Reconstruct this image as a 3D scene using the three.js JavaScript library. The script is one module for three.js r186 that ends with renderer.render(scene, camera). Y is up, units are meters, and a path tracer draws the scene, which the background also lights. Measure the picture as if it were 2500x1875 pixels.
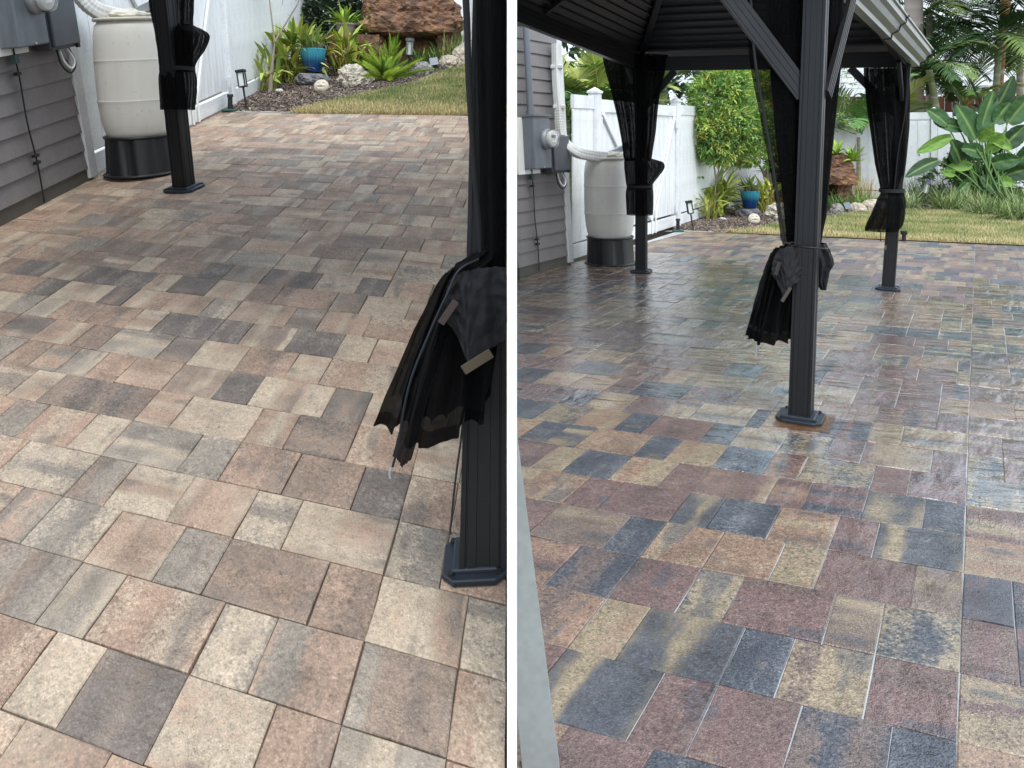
import * as THREE from 'three';
import { ImprovedNoise } from 'three/addons/math/ImprovedNoise.js';
import { mergeGeometries } from 'three/addons/utils/BufferGeometryUtils.js';
import { RoundedBoxGeometry } from 'three/addons/geometries/RoundedBoxGeometry.js';

// ---------------------------------------------------------------- camera, sky, sun, exposure
const scene = new THREE.Scene();
const renderer = new THREE.WebGLRenderer({ antialias: true });
renderer.setSize(1024, 768);
renderer.toneMapping = THREE.LinearToneMapping;
renderer.toneMappingExposure = 1.95;
renderer.shadowMap.enabled = true;
renderer.shadowMap.type = THREE.PCFSoftShadowMap;
// a level lens, 1.5 m above the lower patio, shifted down
const camera = new THREE.PerspectiveCamera(2 * Math.atan(1551 / 2000) * 180 / Math.PI, 2500 / 3102, 0.1, 400);
camera.position.set(0, 1.5, 0);
camera.lookAt(0, 1.5, -10);
camera.setViewOffset(2500, 3102, 0, 1227, 2500, 1875);

const SUN = new THREE.Vector3(0.16, 0.9, 0.34).normalize();
{
  const W = 512, H = 256, data = new Float32Array(W * H * 4), pn = new ImprovedNoise();
  for (let j = 0; j < H; j++) for (let i = 0; i < W; i++) {
    const el = (j / (H - 1) - 0.5) * Math.PI, az = (i / W) * Math.PI * 2;
    const d = [Math.cos(el) * Math.cos(az), Math.sin(el), Math.cos(el) * Math.sin(az)];
    let n = 0, a = 0.5, f = 2.2;
    for (let o = 0; o < 5; o++) { n += a * pn.noise(d[0] * f + 7, d[1] * f * 1.8 + 3, d[2] * f + 1); a *= 0.5; f *= 2.05; }
    const cl = THREE.MathUtils.smoothstep(n, -0.16, 0.22);          // thin broken cloud over pale blue
    const h = Math.max(0, Math.sin(el));
    const blue = [0.34 + 0.34 * (1 - h), 0.56 + 0.26 * (1 - h), 0.92], white = [1.22, 1.23, 1.24];
    const k = (j * W + i) * 4;
    for (let c = 0; c < 3; c++) data[k + c] = (blue[c] * (1 - cl) + white[c] * cl) * 1.12;
    if (el < 0) { const g = Math.min(1, -el * 6); for (let c = 0; c < 3; c++) data[k + c] = data[k + c] * (1 - g) + [0.26, 0.25, 0.22][c] * g; }
    data[k + 3] = 1;
  }
  const sky = new THREE.DataTexture(data, W, H, THREE.RGBAFormat, THREE.FloatType);
  sky.mapping = THREE.EquirectangularReflectionMapping; sky.magFilter = sky.minFilter = THREE.LinearFilter; sky.needsUpdate = true;
  scene.background = sky; scene.environment = sky;
}
const sun = new THREE.DirectionalLight(new THREE.Color(1, 0.965, 0.9), 1.3);
sun.position.copy(SUN).multiplyScalar(40); sun.target.position.set(1, 0, -8);
sun.castShadow = true; sun.shadow.radius = 42; sun.shadow.mapSize.set(2048, 2048);
Object.assign(sun.shadow.camera, { left: -16, right: 16, top: 16, bottom: -16, near: 1, far: 90 });
scene.add(sun, sun.target);

// ---------------------------------------------------------------- helpers
let seed = 12345;
const rnd = () => { seed = (seed + 0x6d2b79f5) | 0; let t = Math.imul(seed ^ (seed >>> 15), 1 | seed); t = (t + Math.imul(t ^ (t >>> 7), 61 | t)) ^ t; return ((t ^ (t >>> 14)) >>> 0) / 4294967296; };
const reseed = (n) => { seed = n; };
const rr = (a, b) => a + (b - a) * rnd();
const pick = (a) => a[Math.floor(rnd() * a.length)];
const V = (x, y, z) => new THREE.Vector3(x, y, z);
const pn = new ImprovedNoise();
const fbm = (x, y, z, o = 4) => { let s = 0, a = 0.5; for (let i = 0; i < o; i++) { s += a * pn.noise(x, y, z); x *= 2.03; y *= 2.03; z *= 2.03; a *= 0.5; } return s; };
const lin = (h) => { const c = new THREE.Color(h); return [c.r, c.g, c.b]; };
const UPV = V(0, 1, 0);
// the upper patio on the left climbs away from the viewer
const SLX = 0.05816, SLD = 0.2073;
const gyL = (x, z) => SLX * x - SLD * z;
const upL = V(-SLX, 1, SLD).normalize();

const taken = new Map();
function numbered(name) { const n = taken.get(name) || 0; taken.set(name, n + 1); return n ? name + '_' + String(n).padStart(3, '0') : name; }
function shade(o) { o.traverse((m) => { if (m.isMesh) { m.castShadow = true; m.receiveShadow = true; } }); return o; }
function tag(o, label, category, group, kind) { o.userData = { label, category }; if (group) o.userData.group = group; if (kind) o.userData.kind = kind; return o; }
function thing(name, label, category, pos = [0, 0, 0], turn = 0, group) {
  const o = new THREE.Group(); o.name = numbered(name); scene.add(o); o.position.set(...pos); o.rotation.y = turn; return tag(o, label, category, group);
}
function frameOf(o, origin, X, Y) {   // put a thing into a frame: X along, Y up, Z out
  const x = X.clone().normalize(), z = x.clone().cross(Y).normalize(), y = z.clone().cross(x);
  o.matrix.makeBasis(x, y, z).setPosition(origin); o.matrix.decompose(o.position, o.quaternion, o.scale); return o;
}
function part(name, geo, mat, parent) { const m = new THREE.Mesh(geo, mat); m.name = name; m.castShadow = m.receiveShadow = true; parent.add(m); return m; }
function solo(name, geo, mat, label, category, group) { const m = part(numbered(name), geo, mat, scene); return tag(m, label, category, group); }
function structure(name, geo, mat) { const m = part(numbered(name), geo, mat, scene); m.userData.kind = 'structure'; return m; }
const box = (w, h, d, x = 0, y = 0, z = 0, r = 0) => { const g = r ? new RoundedBoxGeometry(w, h, d, 2, r) : new THREE.BoxGeometry(w, h, d); g.translate(x, y, z); return g; };
const cyl = (r0, r1, h, x = 0, y = 0, z = 0, n = 20) => { const g = new THREE.CylinderGeometry(r1, r0, h, n); g.translate(x, y + h / 2, z); return g; };
const tube = (pts, r, n = 24, k = 8) => new THREE.TubeGeometry(new THREE.CatmullRomCurve3(pts.map((p) => (p.isVector3 ? p : V(...p)))), n, r, k);
const lathe = (pts, n = 40) => new THREE.LatheGeometry(pts.map((p) => new THREE.Vector2(p[0], p[1])), n);
const merge = (list) => mergeGeometries(list.map((g) => { const q = g.index ? g.toNonIndexed() : g; for (const k of Object.keys(q.attributes)) if (!['position', 'normal', 'uv'].includes(k)) q.deleteAttribute(k); return q; }));

class MB {   // collects triangles with colours
  constructor() { this.p = []; this.c = []; this.u = []; this.i = []; }
  v(x, y, z, c = [1, 1, 1], u = 0, w = 0) { this.p.push(x, y, z); this.c.push(c[0], c[1], c[2]); this.u.push(u, w); return this.p.length / 3 - 1; }
  t(a, b, c) { this.i.push(a, b, c); }
  q(a, b, c, d) { this.i.push(a, b, c, a, c, d); }
  geo() {
    const g = new THREE.BufferGeometry();
    g.setAttribute('position', new THREE.Float32BufferAttribute(this.p, 3)); g.setAttribute('color', new THREE.Float32BufferAttribute(this.c, 3)); g.setAttribute('uv', new THREE.Float32BufferAttribute(this.u, 2));
    g.setIndex(this.i); g.computeVertexNormals(); return g;
  }
}
const mixc = (a, b, t) => [a[0] + (b[0] - a[0]) * t, a[1] + (b[1] - a[1]) * t, a[2] + (b[2] - a[2]) * t];
const mulc = (a, k) => [a[0] * k, a[1] * k, a[2] * k];
// one leaf blade: a folded ribbon of seg steps; prof(t) gives the half width share
function blade(mb, base, dir, len, wid, o = {}) {
  const { seg = 4, droop = 0.3, fold = 0.25, ca = [0.1, 0.2, 0.05], cb = ca, side = null, twist = 0, prof = (t) => Math.sin(Math.PI * Math.pow(Math.min(1, t * 0.97 + 0.03), 0.75)), flat = false } = o;
  let s = side ? side.clone() : dir.clone().cross(UPV); if (s.lengthSq() < 1e-4) s.set(1, 0, 0); s.normalize();
  if (twist) s.applyAxisAngle(dir, twist);
  const p = base.clone(), d = dir.clone().normalize(), step = len / seg; let prev = null;
  for (let k = 0; k <= seg; k++) {
    const t = k / seg, w = wid * prof(t), up = s.clone().cross(d);
    if (k === seg) { const a = mb.v(p.x, p.y, p.z, ca, 0.5, 1); if (flat) mb.t(prev[0], prev[1], a); else { mb.t(prev[0], prev[1], a); mb.t(prev[1], prev[2], a); } break; }
    const l = p.clone().addScaledVector(s, -w).addScaledVector(up, fold * w), r = p.clone().addScaledVector(s, w).addScaledVector(up, fold * w);
    const cur = flat ? [mb.v(l.x, l.y, l.z, ca, 0, t), mb.v(r.x, r.y, r.z, ca, 1, t)] : [mb.v(l.x, l.y, l.z, cb, 0, t), mb.v(p.x, p.y, p.z, ca, 0.5, t), mb.v(r.x, r.y, r.z, cb, 1, t)];
    if (prev) { if (flat) mb.q(prev[0], prev[1], cur[1], cur[0]); else { mb.q(prev[0], prev[1], cur[1], cur[0]); mb.q(prev[1], prev[2], cur[2], cur[1]); } }
    prev = cur; p.addScaledVector(d, step); d.y -= droop * step / len * (0.5 + t); d.normalize();
  }
}
function stick(mb, a, b, r0, r1, c, n = 5) {   // a tapered stick into mb
  const d = b.clone().sub(a).normalize(); let s = d.clone().cross(UPV); if (s.lengthSq() < 1e-4) s.set(1, 0, 0); s.normalize(); const t = s.clone().cross(d); const A = [], B = [];
  for (let k = 0; k < n; k++) { const h = k / n * Math.PI * 2, e = s.clone().multiplyScalar(Math.cos(h)).addScaledVector(t, Math.sin(h)); const p = a.clone().addScaledVector(e, r0), q = b.clone().addScaledVector(e, r1); A.push(mb.v(p.x, p.y, p.z, c)); B.push(mb.v(q.x, q.y, q.z, c)); }
  for (let k = 0; k < n; k++) mb.q(A[k], B[k], B[(k + 1) % n], A[(k + 1) % n]);
}

// ---------------------------------------------------------------- tileable noise fields for textures
const TS = 512;
function field(fx, fy, oct, sd) {   // tileable value noise, frequencies per tile
  const out = new Float32Array(TS * TS); let amp = 1, tot = 0;
  for (let o = 0; o < oct; o++) {
    const nx = Math.round(fx * 2 ** o), ny = Math.round(fy * 2 ** o), g = new Float32Array(nx * ny); reseed(sd * 7919 + o * 104729); for (let k = 0; k < g.length; k++) g[k] = rnd();
    for (let j = 0; j < TS; j++) { const y = j / TS * ny, y0 = Math.floor(y), ty = y - y0, sy = ty * ty * (3 - 2 * ty), r0 = (y0 % ny) * nx, r1 = ((y0 + 1) % ny) * nx;
      for (let i = 0; i < TS; i++) { const x = i / TS * nx, x0 = Math.floor(x), tx = x - x0, sx = tx * tx * (3 - 2 * tx), a = x0 % nx, b = (x0 + 1) % nx;
        out[j * TS + i] += amp * ((g[r0 + a] * (1 - sx) + g[r0 + b] * sx) * (1 - sy) + (g[r1 + a] * (1 - sx) + g[r1 + b] * sx) * sy); } }
    tot += amp; amp *= 0.5;
  }
  for (let k = 0; k < out.length; k++) out[k] /= tot; return out;
}
const F = { streak: field(7, 1.0, 4, 1), streak2: field(11, 2, 4, 2), mott: field(4, 4, 5, 3), fine: field(64, 64, 3, 4), grain: field(170, 170, 2, 5), cleft: field(5, 22, 4, 6), cleft2: field(3, 9, 5, 7), big: field(2, 2, 3, 8) };
function tex(fn, srgb, n = TS) {
  const d = new Uint8Array(n * n * 4), c = [0, 0, 0];
  for (let j = 0; j < n; j++) for (let i = 0; i < n; i++) { const k = j * n + i; fn(i, j, k, c); d[k * 4] = Math.max(0, Math.min(255, c[0])); d[k * 4 + 1] = Math.max(0, Math.min(255, c[1])); d[k * 4 + 2] = Math.max(0, Math.min(255, c[2])); d[k * 4 + 3] = 255; }
  const t = new THREE.DataTexture(d, n, n, THREE.RGBAFormat); t.magFilter = THREE.LinearFilter; t.minFilter = THREE.LinearMipmapLinearFilter; t.wrapS = t.wrapT = THREE.RepeatWrapping; t.generateMipmaps = true; if (srgb) t.colorSpace = THREE.SRGBColorSpace; t.needsUpdate = true; return t;
}
const at = (f, i, j) => f[(((j % TS) + TS) % TS) * TS + (((i % TS) + TS) % TS)];
const std = (o) => new THREE.MeshStandardMaterial({ side: THREE.DoubleSide, ...o });
const plain = (hex, rough, o = {}) => std({ color: new THREE.Color(hex), roughness: rough, ...o });
const grainBump = tex((i, j, k, c) => { c[0] = c[1] = c[2] = 255 * (0.5 * F.fine[k] + 0.5 * F.grain[k]); });
const mottMap = tex((i, j, k, c) => { const v = 232 + 46 * (F.mott[k] - 0.5) + 24 * (F.fine[k] - 0.5); c[0] = v; c[1] = v; c[2] = v; }, true);
const M = {
  vinyl: plain('#eef1f2', 0.42, { map: mottMap, bumpMap: grainBump, bumpScale: 0.0004 }),
  siding: plain('#7e7978', 0.62, { map: mottMap, bumpMap: grainBump, bumpScale: 0.0008 }),
  trim: plain('#d4d6d8', 0.5, { map: mottMap }), concrete: plain('#5a564f', 0.9, { map: mottMap, bumpMap: grainBump, bumpScale: 0.003 }),
  boxGrey: plain('#6d737b', 0.5, { map: mottMap }), boxDark: plain('#494c53', 0.55, { map: mottMap }), conduit: plain('#6a7078', 0.5), galv: plain('#a9adb0', 0.35, { metalness: 0.6 }),
  white: plain('#e6e6e2', 0.45), blackPl: plain('#17181a', 0.45), black: plain('#101113', 0.6), wire: plain('#0c0c0d', 0.6), downspout: plain('#d9dad6', 0.4, { map: mottMap }),
  barrel: new THREE.MeshPhysicalMaterial({ color: new THREE.Color('#e6e5e0'), roughness: 0.42, map: tex((i, j, k, c) => { const s = at(F.streak, i * 2, j), v = 240 - 30 * Math.max(0, s - 0.5) - 26 * Math.max(0, F.mott[k] - 0.52) - (F.fine[k] > 0.78 ? 14 : 0); c[0] = v; c[1] = v - 1; c[2] = v - 5; }, true), side: THREE.DoubleSide }),
  post: plain('#16181b', 0.42, { metalness: 0.2, bumpMap: grainBump, bumpScale: 0.0003 }), plate: plain('#2b323b', 0.42, { metalness: 0.3, map: mottMap }), roofMetal: plain('#1d2024', 0.42),
  gutter: plain('#737a75', 0.35, { map: mottMap }), leaf: std({ vertexColors: true, roughness: 0.75 }),
  thinLeaf: new THREE.MeshPhysicalMaterial({ vertexColors: true, roughness: 0.85, transmission: 0.3, thickness: 0, side: THREE.DoubleSide }),
  bark: std({ vertexColors: true, roughness: 0.9 }), rock: std({ vertexColors: true, roughness: 0.85, bumpMap: grainBump, bumpScale: 0.006 }),
  glass: new THREE.MeshPhysicalMaterial({ color: 0xffffff, roughness: 0.08, transmission: 0.9, thickness: 0, side: THREE.DoubleSide }),
  screenGrey: plain('#b9bfb8', 0.3), soil: plain('#2c241d', 1), paleBoard: plain('#949998', 0.5, { map: mottMap }), red: plain('#b8442c', 0.8),
};
const metresUV = (g, s = 1) => {   // box projection in metres
  const q = g.index ? g.toNonIndexed() : g, p = q.attributes.position, n = q.attributes.normal, u = new Float32Array(p.count * 2);
  for (let k = 0; k < p.count; k++) { const ax = Math.abs(n.getX(k)), ay = Math.abs(n.getY(k)), az = Math.abs(n.getZ(k)); const x = p.getX(k), y = p.getY(k), z = p.getZ(k);
    if (ay >= ax && ay >= az) { u[k * 2] = x * s; u[k * 2 + 1] = z * s; } else if (ax >= az) { u[k * 2] = z * s; u[k * 2 + 1] = y * s; } else { u[k * 2] = x * s; u[k * 2 + 1] = y * s; } }
  q.setAttribute('uv', new THREE.BufferAttribute(u, 2)); return q;
};
// ---------------------------------------------------------------- the two patios: riven concrete pavers in courses
const PIG = {   // pigments of the mix, dry and wet (sRGB)
  dry: { T: [160, 144, 124], O: [145, 121, 103], B: [126, 108, 94], G: [129, 119, 107], D: [99, 90, 83], M: [128, 100, 92] },
  wet: { T: [130, 117, 97], O: [123, 101, 86], B: [99, 86, 80], G: [91, 93, 97], D: [66, 69, 76], M: [100, 81, 78] },
};
const bumpRiven = tex((i, j, k, c) => {
  const w = Math.round(14 * (F.mott[k] - 0.5) * 4), a = at(F.cleft, i, j + w), b = at(F.cleft2, i + w, j);
  const ridge = 1 - Math.abs(2 * b - 1) * 2.2; c[0] = c[1] = c[2] = 255 * (0.30 * a + 0.28 * Math.max(0, ridge) + 0.24 * F.mott[k] + 0.18 * F.grain[k]);
});
const bumpGrain = tex((i, j, k, c) => { c[0] = c[1] = c[2] = 255 * (0.35 * F.mott[k] + 0.3 * F.fine[k] + 0.35 * F.grain[k]); });
const cleftS = field(5, 20, 2, 16), cleftT = field(4, 8, 3, 17);
const bumpWet = tex((i, j, k, c) => { const w = Math.round(40 * (F.big[k] - 0.5)), a = at(cleftS, i, j + w), b = at(cleftT, i + w, j + w), r = 1 - Math.abs(2 * b - 1) * 3.2; c[0] = c[1] = c[2] = 255 * (0.42 * a + 0.36 * Math.max(0, r) * a * 1.6 + 0.16 * F.mott[k] + 0.06 * F.fine[k]); });
const roughWet = tex((i, j, k, c) => { const v = 255 * Math.min(1, 0.38 + 0.75 * Math.max(0, F.mott[k] - 0.35) + 0.3 * F.grain[k]); c[0] = c[1] = c[2] = v; });
// slate faces: flat terraces that break off in crisp edges
const terr = (() => { const n = field(4, 9, 4, 21), o = new Float32Array(TS * TS); for (let j = 0; j < TS; j++) for (let i = 0; i < TS; i++) { const k = j * TS + i, w = Math.round(60 * (F.big[k] - 0.5) + 24 * (F.mott[k] - 0.5)), v = at(n, i + w, j + w) * 19, fl = Math.floor(v), fr = v - fl; o[k] = (fl + THREE.MathUtils.smoothstep(fr, 0.74, 0.98) + 0.10 * fr) / 19; } return o; })();
const bumpSlate = tex((i, j, k, c) => { c[0] = c[1] = c[2] = 255 * (0.74 * terr[k] + 0.10 * F.mott[k] + 0.07 * F.fine[k] + 0.09 * F.grain[k]); });
const bumpSlateWet = tex((i, j, k, c) => { c[0] = c[1] = c[2] = 255 * (0.66 * terr[k] + 0.20 * at(cleftS, i, j + Math.round(40 * (F.big[k] - 0.5))) + 0.08 * F.mott[k] + 0.04 * F.fine[k] + 0.02 * F.grain[k]); });
const filmMap = tex((i, j, k, c) => { const w = Math.round(14 * (F.mott[k] - 0.5) * 4), b = at(F.cleft2, i + w, j), crack = Math.abs(2 * b - 1); const v = THREE.MathUtils.smoothstep(F.mott[k] + 0.25 * (F.fine[k] - 0.5), 0.36, 0.58) * THREE.MathUtils.smoothstep(crack, 0.02, 0.14); c[0] = c[1] = c[2] = 255 * v; });   // where the water film stands between the cleft lines
const paverMats = new Map();
let codeSeed = 0;
function paverMat(kind, code, riven) {
  const key = kind + code + riven; if (paverMats.has(key)) return paverMats.get(key);
  const tk = (kind === 'dry' ? 'dry' : 'wet') + 'map' + code; let map = paverMats.get(tk);
  if (!map) {
    const A = PIG[kind === 'dry' ? 'dry' : 'wet'][code[0]], B2 = PIG[kind === 'dry' ? 'dry' : 'wet'][code[1] || { T: 'O', O: 'T', B: 'O', G: 'T', D: 'G', M: 'B' }[code[0]]], dk = PIG[kind === 'dry' ? 'dry' : 'wet'].D, lt = PIG[kind === 'dry' ? 'dry' : 'wet'].T; codeSeed++;
    const ox = codeSeed * 83, oy = codeSeed * 131, share = code.length > 1 ? 0.46 : 0.6, wet = kind !== 'dry';
    map = tex((i, j, k, c) => {
      const s = 0.6 * at(F.streak, i + ox, j + oy) + 0.4 * at(F.mott, i + oy, j + ox), d = at(F.streak2, i + oy, j + ox) * 0.5 + 0.5 * at(F.mott, i + 200 + ox, j), g = at(F.grain, i + oy, j), f = at(F.fine, i, j + ox), b = at(F.big, i + oy, j + ox);
      let t = THREE.MathUtils.smoothstep(s + 0.20 * (f - 0.5) + 0.10 * (g - 0.5), share - 0.11, share + 0.13), e = THREE.MathUtils.smoothstep(d + 0.12 * (f - 0.5), 0.60, 0.70) * 0.5, l = THREE.MathUtils.smoothstep(1 - d + 0.12 * (g - 0.5), 0.60, 0.72) * 0.4;
      const pit = Math.max(0, 0.30 - f) * (wet ? 0.9 : 0.7), mo = at(F.mott, i + 3 * oy, j + 2 * ox) - 0.5, v = 1 + (wet ? 0.5 : 0.3) * (g - 0.5) + (wet ? 0.4 : 0.26) * (f - 0.5) + 0.22 * (b - 0.5) + 0.34 * mo - pit, sp = g > 0.80 ? (wet ? 58 : 40) * (g - 0.80) * 5 : 0;
      for (let q = 0; q < 3; q++) { let x = A[q] + (B2[q] - A[q]) * t * 0.9; x += (dk[q] - x) * e; x += (lt[q] - x) * l; c[q] = x * v + sp; }
    }, true);
    paverMats.set(tk, map);
  }
  const m = kind === 'wet'
    ? new THREE.MeshPhysicalMaterial({ map, roughness: 0.26, roughnessMap: roughWet, bumpMap: riven ? bumpSlateWet : bumpGrain, ior: 1.65, bumpScale: riven ? 0.03 : 0.0026, clearcoat: 0.6, clearcoatMap: filmMap, clearcoatRoughness: 0.22, side: THREE.DoubleSide })
    : kind === 'moist' ? std({ map, roughness: 0.55, roughnessMap: roughWet, bumpMap: riven ? bumpSlate : bumpGrain, bumpScale: riven ? 0.024 : 0.0042 })
    : kind === 'damp' ? std({ map, roughness: 0.62, roughnessMap: roughWet, bumpMap: riven ? bumpSlate : bumpGrain, bumpScale: riven ? 0.02 : 0.003 })
    : std({ map, roughness: 0.85, bumpMap: riven ? bumpSlate : bumpGrain, bumpScale: riven ? 0.022 : 0.004 });
  paverMats.set(key, m); return m;
}
function clipPoly(poly0, lines) { const r = clipRaw(poly0, lines); if (r) { const k = poly0.every((p) => lines.every(([a, b, c]) => a * p[0] + b * p[1] + c >= 0)); r.whole = k; } return r; }
function clipRaw(poly, lines) {   // poly of [x,z]; keep a*x+b*z+c>=0
  for (const [a, b, c] of lines) {
    const out = [];
    for (let k = 0; k < poly.length; k++) { const p = poly[k], q = poly[(k + 1) % poly.length], dp = a * p[0] + b * p[1] + c, dq = a * q[0] + b * q[1] + c; if (dp >= 0) out.push(p); if ((dp >= 0) !== (dq >= 0)) { const t = dp / (dp - dq); out.push([p[0] + (q[0] - p[0]) * t, p[1] + (q[1] - p[1]) * t]); } }
    poly = out; if (poly.length < 3) return null;
  }
  poly = poly.filter((p, k) => { const q = poly[(k + 1) % poly.length]; return Math.hypot(p[0] - q[0], p[1] - q[1]) > 0.006; }); if (poly.length < 3) return null;
  let ar = 0; for (let k = 0; k < poly.length; k++) { const p = poly[k], q = poly[(k + 1) % poly.length]; ar += p[0] * q[1] - q[0] * p[1]; }
  return Math.abs(ar) < 0.003 ? null : ar > 0 ? poly : poly.reverse();
}
const leftOf = (p, q) => { const a = -(q[1] - p[1]), b = q[0] - p[0], n = Math.hypot(a, b); return [a / n, b / n, -(a / n * p[0] + b / n * p[1])]; };   // half plane to the left (in x,z) of p->q
function paverGeo(poly, gy, up, A, Bv, far) {
  // inset by half the joint, split the edges, chip them a little, chamfer the top
  const n = poly.length, cx = poly.reduce((s, p) => s + p[0], 0) / n, cz = poly.reduce((s, p) => s + p[1], 0) / n, ring = [];
  const inset = (d) => { const o = []; for (let k = 0; k < n; k++) { const p0 = poly[(k + n - 1) % n], p = poly[k], p1 = poly[(k + 1) % n]; const e0 = [p[0] - p0[0], p[1] - p0[1]], e1 = [p1[0] - p[0], p1[1] - p[1]], l0 = Math.hypot(...e0), l1 = Math.hypot(...e1); const n0 = [-e0[1] / l0, e0[0] / l0], n1 = [-e1[1] / l1, e1[0] / l1]; const dn = 1 + n0[0] * n1[0] + n0[1] * n1[1]; const m = dn < 0.2 ? 1 : d / dn; o.push([p[0] + (n0[0] + n1[0]) * m, p[1] + (n0[1] + n1[1]) * m]); } return o; };
  const shrink = (d) => poly.map((p) => { const l = Math.hypot(cx - p[0], cz - p[1]), f = Math.min(0.35, d * 1.5 / l); return [p[0] + (cx - p[0]) * f, p[1] + (cz - p[1]) * f]; }), whole = poly.whole, ji = rr(0.0008, 0.0019);
  const outer = whole ? inset(ji) : shrink(ji), inner = whole ? inset(ji + 0.0028) : shrink(ji + 0.0028), h0 = rr(-0.0016, 0.0016), tx = rr(-0.006, 0.006), tz = rr(-0.006, 0.006);
  const rot = rnd() < 0.4, us = rr(0.75, 1.35), ou = rnd(), ov = rnd(), la = Math.hypot(A.x, A.y, A.z), lb = Math.hypot(Bv.x, Bv.y, Bv.z), det = A.x * Bv.z - A.z * Bv.x;
  const uvOf = (x, z) => { const dx = x - cx, dz = z - cz, s = (dx * Bv.z - dz * Bv.x) / det * la, t = (A.x * dz - A.z * dx) / det * lb; return rot ? [ou + t / 0.6 * us, ov + s / 0.6 * us] : [ou + s / 0.6 * us, ov + t / 0.6 * us]; };
  const P = [], U = [], put = (x, z, dy) => { const y = gy(x, z); P.push(x + up.x * dy, y + up.y * dy, z + up.z * dy); U.push(...uvOf(x, z)); };
  const seg = far ? 1 : 2, O = [], I = [];
  for (let k = 0; k < n; k++) for (let s = 0; s < seg; s++) { const a = outer[k], b = outer[(k + 1) % n], c = inner[k], d = inner[(k + 1) % n], t = s / seg + (s ? rr(-0.2, 0.2) : 0), j = far ? 0 : 0.0016;
    O.push([a[0] + (b[0] - a[0]) * t + rr(-j, j), a[1] + (b[1] - a[1]) * t + rr(-j, j)]); I.push([c[0] + (d[0] - c[0]) * t + rr(-j, j), c[1] + (d[1] - c[1]) * t + rr(-j, j)]); }
  const top = (p) => h0 + (p[0] - cx) * tx + (p[1] - cz) * tz, m = O.length;
  const tri = (a, b, c) => { for (const q of [a, b, c]) put(q[0], q[1], q[2]); };
  for (let k = 0; k < m; k++) { const a = I[k], b = I[(k + 1) % m], o = O[k], p = O[(k + 1) % m], ya = top(a), yb = top(b), yo = top(o) - 0.0026, yp = top(p) - 0.0026;
    tri([...a, ya], [cx, cz, h0], [...b, yb]);
    tri([...o, yo], [...a, ya], [...b, yb]); tri([...o, yo], [...b, yb], [...p, yp]);
    tri([...o, -0.03], [...o, yo], [...p, yp]); tri([...o, -0.03], [...p, yp], [...p, -0.03]); }
  const g = new THREE.BufferGeometry(); g.setAttribute('position', new THREE.Float32BufferAttribute(P, 3)); g.setAttribute('uv', new THREE.Float32BufferAttribute(U, 2)); g.computeVertexNormals(); return g;
}
function rowsOf(txt) { const o = {}; for (const l of txt.trim().split('\n')) { const [k, r] = l.split(':'); const tok = r.trim().split(' '); o[+k] = { n: tok.slice(0, -1).map((t) => parseInt(t)), c: tok.map((t) => t.replace(/[-0-9]/g, '')) }; } return o; }
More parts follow.
